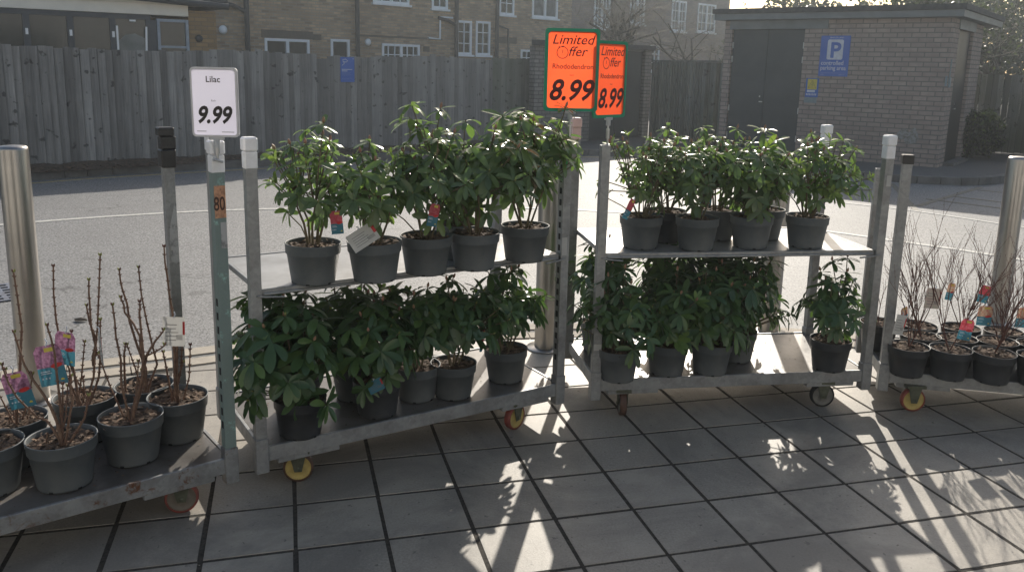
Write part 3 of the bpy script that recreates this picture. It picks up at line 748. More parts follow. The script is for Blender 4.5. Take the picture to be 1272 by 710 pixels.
mb = MB(); mb.lathe([(0, -.02), (.09, -.02), (.10, .02), (.05, .05), (0, .05)], n=16, mat=Matrix.Translation((-3.75, -.03, 2.15)) @ Matrix.Rotation(math.pi/2, 4, 'X')); mb.lathe([(0, -.02), (.10, -.02), (.11, .02), (.05, .05), (0, .05)], n=16, mat=Matrix.Translation((-8.05, -.03, 2.3)) @ Matrix.Rotation(math.pi/2, 4, 'X')); mb.build('flue', M['upvc'], t)
mb = MB(); mb.box(-5.5, -5.25, -.02, .0, 2.15, 2.3); mb.box(-1.72, -1.5, -.02, 0, 1.95, 2.1); mb.box(-7.0, -5.5, -.015, 0, 2.16, 2.36); mb.box(-4.1, -1.0, -.012, 0, 2.3, 2.36); mb.box(-.1+1.35, 2.2, -.012, 0, 2.3, 2.5); mb.build('repointed_patch', simple('dark_mortar_patch', (.10, .085, .07), (.13, .11, .09), 14, .9), t)

# rear extension with bifold glazing (left)
eA = R_(35.39); E0 = Vector((-8.33, 14.0, 0))
t = thing('rear_extension', 'single storey house extension with dark framed glass doors and pale fascia behind the fence', 'house extension', tuple(E0), eA)
mb = MB(); mb.box(2.93, 3.42, 0, .25, 0, 2.44); mb.box(3.2, 3.42, .252, 6, 0, 2.44); mb.box(-4, -3.4, 0, .25, 0, 2.3); mb.build('wall', M['brk_y'], t)
mb = MB(); mb.box(-4.1, 2.92, -.05, .25, 2.33, 2.52); mb.box(-4.1, 3.55, -.12, .25, 2.522, 2.60); mb.build('fascia', M['fascia'], t)
mb = MB(); mb.tube([(1.35, -.2, 2.64), (3.6, -.2, 2.53)], .06, 10); mb.box(-4.1, 3.6, -.16, 6, 2.602, 2.66); mb.box(3.42, 3.6, -.1, 6, 2.5, 2.6); mb.build('gutter', M['gutter'], t)
mb = MB()
for xx in (-1.9, -.95, .35, 1.0, 1.66): mb.box(xx-.05, xx+.05, -.01, .06, 0, 2.24)
mb.box(-3.4, 2.28, -.012, .062, 2.24, 2.325); mb.box(2.2, 2.37, -.013, .05, 0, 2.24); mb.build('door_frame', M['alu'], t)
mb = MB(); mb.box(-3.4, 2.2, .025, .035, 0, 2.24); mb.build('glass_door', M['glass'], t)
mb = MB()
for xx in (.35, 1.0, 1.66): mb.box(xx-.02, xx+.02, -.03, -.01, 1.92, 2.02)
mb.box(1.93, 2.03, -.03, -.012, 2.2, 2.23); mb.bar((1.72, -.02, 1.0), (1.72, -.02, 2.12), .03, .04); mb.bar((2.15, -.02, 1.0), (2.2, -.02, 2.12), .03, .03); mb.build('door_hardware', M['upvc'], t)
window(t, 2.38, 2.92, 1.3, 2.27, 1, 2, 0, .05, .0, mat=simple('grey_blue_frame', (.28, .34, .42), rough=.4))
mb = MB(); mb.add([(1.73, .02, 1.2), (2.18, .02, 1.2), (2.18, .02, 1.92), (2.02, .02, 2.0), (1.85, .02, 1.97), (1.73, .02, 1.85)], [(0, 1, 2, 3, 4, 5)]); mb.build('light_blind', simple('pale_blind', (.26, .27, .26), (.14, .15, .14), 3, .6), t)
mb = MB(); mb.lathe([(0, -.02), (.07, -.02), (.06, .03), (0, .03)], n=12, mat=Matrix.Translation((3.1, -.02, 1.95)) @ Matrix.Rotation(math.pi/2, 4, 'X')); mb.build('wall_lamp', M['gutter'], t)

# ------------------------------------------------------------------ unseen shop front added to bounce sunlight onto the trolleys
t = thing('bounce_shop_front', 'unseen pale shop front with tall windows, added to bounce sunlight onto the trolleys', 'shop', (0, -4.2, 0), math.pi)
mb = MB(); holes = [(-9.5, -6.0, .5, 2.6), (-1.6, 1.2, .0, 2.5), (6.5, 10.0, .5, 2.6)]
facade(mb, -22, 22, 0, 4.6, holes); mb.box(-22, 22, .2, 8, 0, 4.6); mb.build('wall', simple('pale_render', (.50, .50, .49), (.44, .44, .43), 2, .9), t)
for h_ in holes: window(t, *h_, 2, 1, 0, .07, .0, mat=M['alu'])
mb = MB(); mb.box(-22.1, 22.1, -.25, 8, 4.602, 4.9); mb.build('roof', M['gfascia'], t)

# ------------------------------------------------------------------ trees
def bare_tree(name, label, loc, h, seed, trunk=.2, spread=.8, depth=5, mat=None, group=None, first=.3, leaves=0, lm=None, twigmat=None, droop=0, nbx=0):
    rs = random.Random(seed); t = thing(name, label, 'tree', loc, 0, group)
    tm = MB(); bm_ = MB(); lf = MB(); tips = []
    def grow(p, d, L, r, k):
        n = 4; pts = [p]; rads = [r]; q = p.copy(); dd = d.copy()
        for i in range(n):
            dd = (dd+Vector((rs.uniform(-1, 1), rs.uniform(-1, 1), rs.uniform(-.6, .8)-droop))*.18).normalized()
            q = q+dd*L/n; pts.append(q.copy()); rads.append(r*(1-.45*(i+1)/n))
        (tm if k == 0 else bm_).tube(pts, rads, 8 if k == 0 else (5 if k < 3 else 3), 0 if k < 3 else 1, caps=False)
        if k >= depth: tips.append(q); return
        nb = (rs.choice((3, 4)) if k < 3 else rs.choice((2, 3, 3)))+(nbx if k < 2 else 0)
        for i in range(nb):
            s = rs.uniform(.35, 1) if k else rs.uniform(.6, 1)
            idx = min(n, max(1, round(s*n))); b = pts[idx]
            a = Vector((rs.uniform(-1, 1), rs.uniform(-1, 1), rs.uniform(-.5, .9))).normalized()
            nd_ = (dd*(.75)+a*spread).normalized()
            grow(b, nd_, L*rs.uniform(.55, .82), rads[idx]*rs.uniform(.5, .7), k+1)
    grow(Vector((0, 0, 0)), Vector((rs.uniform(-.1, .1), rs.uniform(-.1, .1), 1)), h*first, trunk, 0)
    tm.build('trunk', mat or M['bark'], t)
    bm_.build('branches', [mat or M['bark'], twigmat or M['barkl']], t)
    if leaves:
        for k in range(leaves):
            c = rs.choice(tips)+Vector((rs.gauss(0, .25), rs.gauss(0, .25), rs.gauss(0, .25)))
            a = Vector((rs.uniform(-1, 1), rs.uniform(-1, 1), rs.uniform(-1, 1))).normalized()*.07; b = Vector((rs.uniform(-1, 1), rs.uniform(-1, 1), rs.uniform(-1, 1))).normalized()*.05
            lf.add([c-a, c+b, c+a, c-b], [(0, 1, 2, 3)], 0)
        lf.build('foliage', lm or M['leaff'], t)
    return t
bare_tree('bare_tree', 'bare tree with a dark forked trunk rising behind the low brick outhouse', (2.55, 23.5, 0), 8.5, 17, .26, 1.15, 7, first=.25, nbx=1)
bare_tree('bare_tree', 'bare shrubby tree with pale twigs behind the panel fence', (4.7, 20.5, 0), 4.6, 8, .10, 1.25, 7, first=.30, droop=.25)
bare_tree('bare_tree', 'bare branching tree with spreading twigs left of the substation roof', (5.9, 23.0, 0), 6, 12, .14, 1.2, 7, first=.3, droop=.1)
bare_tree('bare_tree', 'bare tree with drooping sunlit twigs hanging over the panel fence', (4.0, 19.8, 0), 4.4, 44, .09, 1.3, 7, first=.36, droop=.3)
for i, (x, y, hh, sd_, lb) in enumerate(((9.6, 21, 6.2, 21, 'bare tree with ivy leaves directly behind the right end of the substation roof'), (11.4, 22.5, 6.5, 25, 'bare tree with sunlit twigs in the top right corner above the fence'), (13.6, 24, 7.5, 31, 'tall bare tree behind the others at the far right edge'), (7.8, 24, 6.4, 35, 'bare tree showing just above the middle of the substation roof'))):
    bare_tree('bare_tree', lb, (x, y, 0), hh, sd_, .15, 1.0, 6, first=.27, leaves=(1500, 1200, 1500, 300)[i], group='trees behind the substation')
def bush(name, label, cat, loc, rx, ry, rz, n, seed, mat, s=.05, group=None):
    rs = random.Random(seed); t = thing(name, label, cat, loc, 0, group)
    st = MB(); lf = MB()
    for k in range(22):
        a = rs.uniform(0, 6.28); q = rs.uniform(.3, .95)
        st.tube([(0.1*math.cos(a), .1*math.sin(a), 0), (rx*.5*q*math.cos(a), ry*.5*q*math.sin(a), rz*.8), (rx*.85*q*math.cos(a), ry*.85*q*math.sin(a), rz*1.6*rs.uniform(.6, 1))], [.015, .01, .004], 4)
    for k in range(n):
        u = Vector((rs.gauss(0, 1), rs.gauss(0, 1), rs.gauss(0, 1))).normalized()*rs.uniform(.55, 1.0)
        bump_ = 1+.13*math.sin(u.x*7+seed)+.1*math.sin(u.z*9+u.y*6)
        c = Vector((u.x*rx*bump_, u.y*ry*bump_, rz+u.z*rz*bump_))
        if c.z < 0: c.z = rs.uniform(0, .1)
        a = Vector((rs.uniform(-1, 1), rs.uniform(-1, 1), rs.uniform(-1, 1))).normalized()*s; b = a.cross(Vector((rs.uniform(-1, 1), rs.uniform(-1, 1), rs.uniform(-1, 1)))).normalized()*s*.5
        lf.add([c-a, c+b, c+a, c-b], [(0, 1, 2, 3)], 0)
    st.build('stems', M['bark'], t); lf.build('foliage', mat, t); return t
lfd = leaf_mat('dark_bush_leaf', (.012, .018, .012), (.03, .04, .02), (.02, .03, .01), .6)
bush('round_bush', 'dark rounded bush growing against the right hand fence by the substation side door', 'bush', (8.45, 15.75, .1), .62, .5, .44, 5200, 4, lfd, .045)
bush('round_bush', 'dark low bush at the right edge near the black car', 'bush', (10.9, 17.0, .1), .9, .7, .40, 4200, 5, lfd, .045)
for i, (x, y, rx, rz, lb) in enumerate(((15.5, 30, 3.4, 2.4, 'dark evergreen mass behind the bare trees at the far right'), (10.5, 31, 3.0, 2.05, 'dark evergreen tree low behind the substation roof'))):
    bush('evergreen_tree', lb, 'tree', (x, y, .1), rx, 1.6, rz, 9000, 40+i, M['leaff'], .13)

# ------------------------------------------------------------------ parked car (right edge)
t = thing('parked_car', 'black parked car cut off by the right edge of the picture', 'car', (9.0, 14.75, .10), R_(-34))
prof = [(.05, .28), (.0, .55), (.03, .86), (.18, 1.0), (.75, 1.40), (1.5, 1.48), (2.5, 1.42), (3.15, 1.05), (4.0, .92), (4.25, .7), (4.3, .35), (4.2, .24), (.12, .22)]
mb = MB(); n = len(prof); ys = ((0, .10), (.12, .0), (1.6, .0), (1.72, .10)); vs = []
for yy, ins in ys:
    for (x, z) in prof: vs.append((x+(ins if x < 2 else -ins), yy+(.12 if z > 1.05 and yy < .8 else (-.12 if z > 1.05 else 0)), z-(ins*.3 if z > .5 else 0)))
fs = [tuple(range(n))[::-1], tuple(range(3*n, 4*n))]
for k in range(3):
    for i in range(n):
        j = (i+1) % n; fs.append((k*n+i, k*n+j, (k+1)*n+j, (k+1)*n+i))
mb.add(vs, fs, 0, .5); mb.build('body', M['carp'], t)
mb = MB(); mb.box(.95, 2.7, .02, .06, 1.05, 1.33); mb.build('side_window', M['glass'], t)
for sy in (-.01, 1.55):
    mb = MB(); mb.box(-.02, .14, sy+.02, sy+.2, .62, .86); mb.build('tail_lamp', M['lamp'], t)
for x in (.8, 3.45):
    for y in (.02, 1.5):
        mt = Matrix.Translation((x, y, .31)) @ Matrix.Rotation(-math.pi/2, 4, 'X')
        mb = MB(); mb.lathe([(.19, 0), (.30, 0), (.32, .03), (.32, .18), (.30, .2), (.19, .2), (.19, 0)], n=28, mat=mt, caps=False); wl = mb.build('wheel', M['capb'], t)
        mb = MB(); mb.lathe([(.0, -.002), (.185, -.002), (.19, .03), (.05, .05), (0, .05)], n=20, mat=mt); mb.build('rim', M['metalp'], wl)
mb = MB(); mb.box(-.012, -.002, .6, 1.12, .45, .56); mb.build('number_plate', M['yelbar'], t)

# ------------------------------------------------------------------ bollards
def bollard(x, y, h, r, label):
    t = thing('steel_bollard', label, 'bollard', (x, y, .0), 0, 'stainless steel bollards along the kerb')
    mb = MB(); mb.lathe([(r, .012), (r, h-.015), (r*.97, h-.006), (r*.85, h+.001), (r*.4, h+.005), (.0, h+.006)], n=48); mb.build('tube', M['steel'], t)
    mb = MB(); mb.lathe([(0, .001), (r*1.75, .001), (r*1.75, .007), (r*1.68, .011), (0, .011)], n=40); mb.build('base_plate', M['steel'], t)
bollard(-2.215, 3.72, 1.19, .062, 'stainless steel bollard at the left edge behind the lilac pots')
bollard(.205, 4.633, 1.10, .062, 'stainless steel bollard standing between the two rhododendron trolleys')
bollard(1.60, 5.02, 1.10, .062, 'stainless steel bollard mostly hidden behind the right rhododendron trolley')
bollard(3.205, 5.358, 1.09, .062, 'stainless steel bollard at the right edge behind the twiggy shrubs')

# ------------------------------------------------------------------ trolleys
PW = .040
def caster(t, x, y, yaw, hub, tyre, R=.0575):
    c = MB(); cs, sn = math.cos(yaw), math.sin(yaw)
    T = Matrix.Translation((x, y, 0)) @ Matrix.Rotation(yaw, 4, 'Z')
    def tb(mb, x0, x1, y0, y1, z0, z1, m=0):
        k = len(mb.v); mb.box(x0, x1, y0, y1, z0, z1, m)
        mb.v[k:] = [tuple(T @ Vector(v)) for v in mb.v[k:]]
    tb(c, -.045, .045, -.035, .035, .122, .135)
    for sy in (-1, 1):
        y0 = .020*sy
        k = len(c.v); vs = [(-.032, y0, .122), (.032, y0, .122), (.014, y0, .045), (-.014, y0, .045)]; vs += [(a, b+.003*sy, d) for a, b, d in vs]
        c.add([T @ Vector(v) for v in vs], [(0, 1, 2, 3), (7, 6, 5, 4), (0, 4, 5, 1), (1, 5, 6, 2), (2, 6, 7, 3), (3, 7, 4, 0)])
    W_ = T @ Matrix.Translation((0, 0, R)) @ Matrix.Rotation(math.pi/2, 4, 'X')
    c.lathe([(0, -.026), (.008, -.026), (.008, .026), (0, .026)], n=8, mat=W_)
    cc = c.build('caster', M['fork'], t)
    a = MB(); a.lathe([(R-.008, -.016), (R-.002, -.015), (R, -.008), (R, .008), (R-.002, .015), (R-.008, .016)], n=32, mat=W_, caps=False)
    for s in (-1, 1): a.lathe([(R-.008, .016*s), (R-.009, .014*s), (R-.010, .012*s)], n=32, mat=W_, caps=False)
    a.build('tyre', tyre, cc)
    h = MB(); h.lathe([(0, -.014), (.015, -.017), (.018, -.011), (R-.014, -.009), (R-.009, -.014), (R-.009, .014), (R-.014, .009), (.018, .011), (.015, .017), (0, .014)], n=32, mat=W_)
    h.build('hub', hub, cc)
def capmesh(mb, x, y, z, w=.05, h=.088):
    mb.bevbox(x-w/2, x+w/2, y-w/2, y+w/2, z+h*.45, z+h, .006); mb.bevbox(x-w*.44, x+w*.44, y-w*.44, y+w*.44, z-.02, z+h*.45-.001, .003)
def trolley(label, loc, ang, posts, shelf, casters, W=1.34, D=.565, rail=None, lean=None, pl_top=.185):
    """posts: dict corner -> (height, cap material or None, post material)"""
    t = thing('plant_trolley', label, 'trolley', loc, ang, 'galvanised plant trolleys on the pavement')
    rail = rail or M['galv']
    for k, (hh, cap, pm) in posts.items():
        x = 0 if k[1] == 'L' else W; y = 0 if k[0] == 'F' else D
        ox = 1 if k[1] == 'L' else -1
        mb = MB(); z0 = .09
        # sleeve then open channel post with slots down its outer face
        mb.bevbox(x-.024, x+.024, y-.024, y+.024, z0, .225, .003, 1)
        h = PW/2
        mb.bevbox(x-h, x+h, y-h, y-h+.006, .225, hh, .0015, 0); mb.bevbox(x-h, x+h, y+h-.006, y+h, .225, hh, .0015, 0)
        mb.box(x-h+.001, x-h+.005, y-h+.006, y+h-.006, .225, hh-.001, 0); mb.box(x+h-.005, x+h-.001, y-h+.006, y+h-.006, .225, hh-.001, 0)
        z = .30
        while z < hh-.08 and ((pm is M['turq'] and z < .8) or k == 'FR' and hh == 1.26):
            xs = x-h+.0005 if k[1] == 'L' or True else x+h
            mb.box(x-h-.0005, x-h+.002, y-.007, y+.007, z, z+.026, 2); z += .05
        p = mb.build('post', [pm, rail if pm is M['turq'] else M['galv'], M['slot']], t)
        if cap:
            mb = MB()
            if cap is M['capb']:
                if abs(hh-1.215) < .001: mb.bevbox(x-.025, x+.025, y-.025, y+.025, hh-.03, hh+.012, .003); 
                else: mb.bevbox(x-.028, x+.028, y-.028, y+.028, hh-.02, hh+.05, .004); mb.bevbox(x-.025, x+.030, y-.025, y+.025, hh+.051, hh+.10, .003); mb.bevbox(x-.032, x+.026, y-.026, y+.026, hh+.101, hh+.135, .004)
            else: capmesh(mb, x, y, hh-.002)
            mb.build('post_cap', cap, t)
    mb = MB()
    mb.bevbox(.024, W-.024, -.018, -.004, .135, .190, .002); mb.bevbox(.024, W-.024, -.018, .016, .133, .138, .001)
    mb.bevbox(.024, W-.024, D+.004, D+.018, .135, .190, .002)
    mb.bevbox(.06, .30, -.012, .03, .112, .132, .002); mb.bevbox(W-.30, W-.06, -.012, .03, .112, .132, .002)
    for x in (0, W):
        s = 1 if x == 0 else -1
        mb.bevbox(x-.004 if s > 0 else x-.010, x+.010 if s > 0 else x+.004, .024, D-.024, .135, .188, .002)
        mb.bar((x+s*.02, .025, .130), (x+s*.02, D-.025, .130), .04, .006)
    mb.build('base_frame', rail, t)
    mb = MB(); mb.box(.012, W-.012, -.003, D+.003, pl_top-.010, pl_top); mb.build('platform', M['ply'], t)
    if shelf:
        z = shelf
        mb = MB(); mb.box(.03, W-.03, .012, D-.012, z-.004, z); sh = mb.build('shelf', M['sheet'], t)
        mb = MB()
        for y in (0, D):
            mb.bevbox(.022, W-.022, y-.006, y+.012, z-.022, z+.003, .002)
            mb.tube([(.03, y-.008, z-.016), (W-.03, y-.008, z-.016)], .006, 8)
        for x in (.026, W-.026): mb.bevbox(x-.008, x+.008, .013, D-.013, z-.02, z+.002, .002)
        for x in (0, W):
            for y in (0, D):
                s = 1 if x == 0 else -1
                mb.tube([(x+s*.10, y-.02, z-.03), (x+s*.03, y-.024, z-.022), (x, y-.024, z-.016)], .004, 6)
        mb.build('shelf_frame', M['galv'], sh)
    for (x, y, yaw, hub, tyre) in casters: caster(t, x, y, yaw, hub, tyre)
    return t
g = M['galv']
T1A = R_(38); 
t1loc = Vector((-.998, 2.819, 0))-Vector((math.cos(T1A), math.sin(T1A), 0))*1.34
tr1 = trolley('trolley with a turquoise corner post and rusty rail holding the bare lilac pots', tuple(t1loc), T1A,
    {'FR': (1.235, M['capw'], M['turq']), 'RR': (1.19, M['capb'], M['galv']), 'FL': (1.20, None, g), 'RL': (1.20, None, g)}, None,
    [(1.18, .05, R_(-20), M['hubt'], M['tyrr']), (.15, .05, R_(30), M['hubt'], M['tyrr']), (1.18, .5, R_(10), M['hubt'], M['tyrr']), (.15, .5, R_(60), M['hubt'], M['tyrr'])], rail=galvanised('partly_rusted_steel', rust=.30, dirt=.6))
T2A = R_(32.27)
tr2 = trolley('two tier trolley left of centre with five potted rhododendrons along its upper shelf', (-.91, 2.898, 0), T2A,
    {'FL': (1.241, M['capw'], g), 'FR': (1.26, None, g), 'RL': (1.25, M['capw'], g), 'RR': (1.26, M['capp'], g)}, .783,
    [(.15, .035, R_(-22), M['yel'], M['tyrd']), (1.13, .03, R_(20), M['yel'], M['tyrr']), (.17, .5, R_(10), M['yel'], M['tyrd']), (1.16, .5, R_(60), M['yel'], M['tyrd'])])
T3A = R_(8.92)
tr3 = trolley('two tier trolley right of centre with four rhododendrons along the front of its upper shelf', (.396, 3.67, 0), T3A,
    {'FL': (1.258, None, g), 'FR': (1.228, M['capw'], g), 'RL': (1.255, M['capp'], g), 'RR': (1.235, M['capw'], g)}, .775,
    [(.14, .02, R_(82), M['hubg'], M['tyrd']), (1.14, .02, R_(-8), M['hubg'], M['slot']), (.17, .5, R_(10), M['hubg'], M['tyrd']), (1.16, .5, R_(60), M['hubg'], M['tyrd'])])
T4A = R_(-12)
tr4 = trolley('trolley at the right edge holding low pots of bare twiggy shrubs', (1.808, 3.873, 0), T4A,
    {'FL': (1.215, M['capb'], g), 'FR': (1.2, M['capb'], g), 'RL': (1.10, None, g), 'RR': (1.2, None, g)}, None,
    [(.14, -.01, R_(12), M['yel'], M['tyrr']), (1.14, .02, R_(12), M['yel'], M['tyrr']), (.17, .5, R_(10), M['yel'], M['tyrr']), (1.16, .5, R_(60), M['yel'], M['tyrr'])])
# stickers on posts
def sticker(parent, x, y0, y1, z0, z1, mat, side='F', name='sticker', jag=0):
    mb = MB(); o_ = -.0215
    if side == 'F': pts = [(x+y0, o_, z0), (x+y1, o_, z0+jag), (x+y1, o_, z1), (x+y0, o_, z1-jag*3)]
    mb.add(pts, [(0, 1, 2, 3)]); return mb.build(name, mat, parent)
sticker(tr1, 1.34, -.019, .019, 1.06, 1.17, M['graff']); sticker(tr1, 1.34, -.002, .019, .955, 1.045, M['stk'])
lettering([('80', .066, 1.337, 1.087, 0, .001, .6)], simple('brown_marker', (.07, .03, .02)), tr1, y=-.0225)
mb = MB(); mb.add([(1.34-.012, .565-.0215, .80), (1.34+.019, .565-.0215, .78), (1.34+.019, .565-.0215, 1.03), (1.34+.012, .565-.0215, 1.03), (1.34-.012, .565-.0215, .93)], [(0, 1, 2, 3, 4)]); mb.build('sticker', M['stk'], tr1)
sticker(tr2, 1.34, -.019, .008, .78, .86, M['whtag']); sticker(tr3, 1.34, -.008, .014, 1.08, 1.13, M['whtag'])
sticker(tr3, 0, -.018, .018, .33, .36, M['whtag']); 
mb = MB(); mb.add([(1.325, -.023, 1.17), (1.331, -.023, 1.165), (1.335, -.023, 1.19), (1.329, -.023, 1.195)], [(0, 1, 2, 3)]); mb.build('green_tape', M['sgreen'], tr2)

# ------------------------------------------------------------------ price signs
def price_sign(label, loc, yaw, w, h, frame, card, pole_h, kind):
    t = thing('price_sign', label, 'price sign', loc, yaw, 'price signs on the trolley posts')
    mb = MB(); mb.tube([(0, 0, 0), (0, 0, pole_h)], .0045, 10); mb.tube([(0, 0, pole_h*.25), (0, 0, pole_h*.62)], .008, 10)
    mb.build('pole', M['metalp'], t)
    mb = MB(); mb.bevbox(-.024, .024, -.006, .006, pole_h-.006, pole_h+.008, .002); mb.tube([(0, 0, pole_h-.03), (0, 0, pole_h-.004)], .010, 10); mb.tube([(-.012, -.01, .0), (.014, .008, -.01)], .006, 6); mb.build('clip', M['tube'], t)
    z0 = pole_h+.004; b = .013 if kind == 'o' else .004; r = .014
    def rr(x0, x1, z0, z1, r, y, n=6):
        p = []
        for cx, cz, a0 in ((x1-r, z1-r, 0), (x0+r, z1-r, 90), (x0+r, z0+r, 180), (x1-r, z0+r, 270)):
            for k in range(n+1): a = R_(a0+90*k/n); p.append((cx+r*math.cos(a), y, cz+r*math.sin(a)))
        return p
    mb = MB(); a = rr(-w/2, w/2, z0, z0+h, r, -.005); c = rr(-w/2, w/2, z0, z0+h, r, .005); k = len(a)
    ai = rr(-w/2+b, w/2-b, z0+b, z0+h-b, r, -.005); ci = rr(-w/2+b, w/2-b, z0+b, z0+h-b, r, .005)
    mb.add(a+c+ai+ci, [(i, (i+1) % k, k+(i+1) % k, k+i) for i in range(k)]+[(i, 2*k+i, 2*k+(i+1) % k, (i+1) % k) for i in range(k)]+[(k+i, k+(i+1) % k, 3*k+(i+1) % k, 3*k+i) for i in range(k)]+[(2*k+i, 3*k+i, 3*k+(i+1) % k, 2*k+(i+1) % k) for i in range(k)])
    mb.build('frame', frame, t)
    mb = MB(); a = rr(-w/2+b-.001, w/2-b+.001, z0+b-.001, z0+h-b+.001, r, -.0035); mb.add(a, [tuple(range(len(a)))[::-1]]); mb.build('card', card, t)
    Z = z0
    if kind == 'o':
        s = h/.335
        lettering([('Limited', .055*s, 0, Z+.272*s, .28, .0002, 1.08*w/.235), ('ffer', .055*s, .020*w/.235, Z+.225*s, .28, .0002, 1.05*w/.235), ('Rhododendron', .029*s, .004, Z+.173*s, 0, .0003, 1.0*w/.235)], M['inkr'] if w > .2 else M['ink'], t, y=-.0072)
        lettering([('8.99', .118*s, -.006, Z+.047*s, .30, .0030, .92*w/.235), ('Each', .009*s, 0, Z+.145*s, 0, 0, 1)], M['inkr'] if w > .2 else M['ink'], t, y=-.0072)
        # clock drawn as the capital O
        mb = MB(); cx = -.043*w/.235; cz = Z+.238*s; R1 = .025*s; n = 28; sx = w/.235
        vs = [(cx+R1*math.cos(q*6.2832/n)*sx, -.0072, cz+R1*math.sin(q*6.2832/n)) for q in range(n)]+[(cx+(R1-.0028)*math.cos(q*6.2832/n)*sx, -.0072, cz+(R1-.0028)*math.sin(q*6.2832/n)) for q in range(n)]
        mb.add(vs, [(i, (i+1) % n, n+(i+1) % n, n+i) for i in range(n)])
        mb.box(cx-.001, cx+.001, -.0074, -.0072, cz-.002, cz+.011); mb.box(cx-.004, cx+.005, -.0074, -.0072, cz+.0215*s, cz+.0265*s); mb.box(cx-.018*sx, cx-.013*sx, -.0074, -.0072, cz+.019*s, cz+.024*s)
        mb.build('clock_symbol', M['inkr'] if w > .2 else M['ink'], t)
    else:
        lettering([('Lilac', .028, -.002, Z+.178, 0, .0003, .95), ('Each', .008, -.003, Z+.116, 0, 0, 1), ('9.99', .076, -.006, Z+.047, .28, .0024, .84)], M['ink'], t, y=-.0072)
        mb = MB(); mb.box(-.06, -.03, -.0074, -.0066, Z+.018, Z+.020); mb.box(.02, .06, -.0074, -.0066, Z+.016, Z+.018); mb.build('small_print', M['greyp'], t)
        mb = MB(); q = rr(-w/2+.001, w/2-.001, Z+.001, Z+h-.001, r, -.0085); q2 = rr(-w/2+.007, w/2-.007, Z+.007, Z+h-.007, r*.7, -.0085); k = len(q)
        mb.add(q+q2, [(i, (i+1) % k, k+(i+1) % k, k+i) for i in range(k)]); mb.build('rim', M['clear'], t)
    return t
def tp(T, x, y): return T.matrix_world @ Vector((x, y, 0))
bpy.context.view_layer.update()
p = Vector((-.998, 2.819, 0)); price_sign('white Lilac 9.99 price card in a clear frame on the turquoise post', (p.x+.016, p.y-.03, 1.262), R_(3), .152, .226, M['clear'], M['wcard'], .068, 'l')
p = tp(tr2, 1.34, 0); price_sign('larger orange 8.99 price sign in a green frame, front one of the two', (p.x+.010, p.y-.035, 1.255), R_(6), .228, .338, M['grn'], M['org'], .145, 'o')
p = tp(tr3, 0, 0); price_sign('orange 8.99 price sign turned away and partly hidden behind the larger one', (p.x+.012, p.y+.025, 1.255), R_(45), .215, .325, M['grn'], M['org'], .115, 'o')

# ------------------------------------------------------------------ plants
def make_pot(t, rt, h, mat, rs, nchip=40):
    t.rotation_euler = (rs.uniform(-.014, .014), rs.uniform(-.014, .014), 0); t.location.z += .001
    rb = rt*.76
    mb = MB(); tz = h
    mb.lathe([(0, .004), (rb*.9, .004), (rb*.93, 0), (rb, .002), (rb+.002, .01), (rt*.925, tz*.74), (rt*.955, tz*.745), (rt*.97, tz*.76), (rt*.985, tz*.975), (rt, tz*.985), (rt, tz), (rt*.965, tz), (rt*.95, tz*.985), (rt*.93, tz*.85)], n=40)
    for q in range(6):
        a0 = 6.2832*q/6+.5
        mb.add([((rb+.0012+zz*.12)*math.cos(a0+da), (rb+.0012+zz*.12)*math.sin(a0+da), zz) for da, zz in ((-.09, .002), (.09, .002), (.075, .009), (-.075, .009))], [(0, 1, 2, 3)], 1)
    mb.build('pot', [mat, M['slot']], t)
    mb = MB(); n = 18; sz = h*.90; rings = 5; vs = [(0, 0, sz+.006)]
    for j in range(1, rings+1):
        for k in range(n):
            a = 6.2832*k/n; r = rt*.945*j/rings; vs.append((r*math.cos(a), r*math.sin(a), sz+rs.uniform(-.004, .006) if j < rings else sz-.004))
    fs = [(0, 1+k, 1+(k+1) % n) for k in range(n)]
    for j in range(rings-1):
        for k in range(n):
            a = 1+j*n+k; b = 1+j*n+(k+1) % n; fs.append((a, a+n, b+n, b))
    mb.add(vs, fs, 0)
    for k in range(nchip*3):
        a = rs.uniform(0, 6.28); r = rt*.9*math.sqrt(rs.random()); c = Vector((r*math.cos(a), r*math.sin(a), sz+rs.uniform(.002, .010)))
        L = rs.uniform(.004, .013); b = rs.uniform(0, 6.28); d = Vector((math.cos(b), math.sin(b), rs.uniform(-.4, .4)))*L; e = Vector((-math.sin(b), math.cos(b), rs.uniform(-.6, .6)))*L*.45
        mb.add([c-d-e, c+d-e, c+d+e, c-d+e], [(0, 1, 2, 3)], 1, rs.random())
    mb.build('soil', [M['soil'], M['chip']], t)

def leaf(mb, base, d, up, L, W_, droop, r, fold=.25):
    d = d.normalized(); sd = d.cross(up)
    if sd.length < .01: sd = Vector((1, 0, 0))
    sd.normalize(); up = sd.cross(d).normalized()
    prof = ((0, .10), (.18, .50), (.42, .90), (.68, 1.0), (.88, .72), (1, .08)); vs = []
    p = base.copy(); dd = d.copy(); last = 0
    for (s, wd) in prof:
        p = p+dd*(s-last)*L; last = s
        dd = (dd+Vector((0, 0, -1))*droop*.28).normalized(); u2 = sd.cross(dd)
        hw = W_/2*wd
        vs += [p-sd*hw+u2*hw*fold, p, p+sd*hw+u2*hw*fold]
    fs = []
    for i in range(len(prof)-1):
        a = i*3; fs += [(a, a+1, a+4, a+3), (a+1, a+2, a+5, a+4)]
    mb.add(vs, fs, 0, r, True)

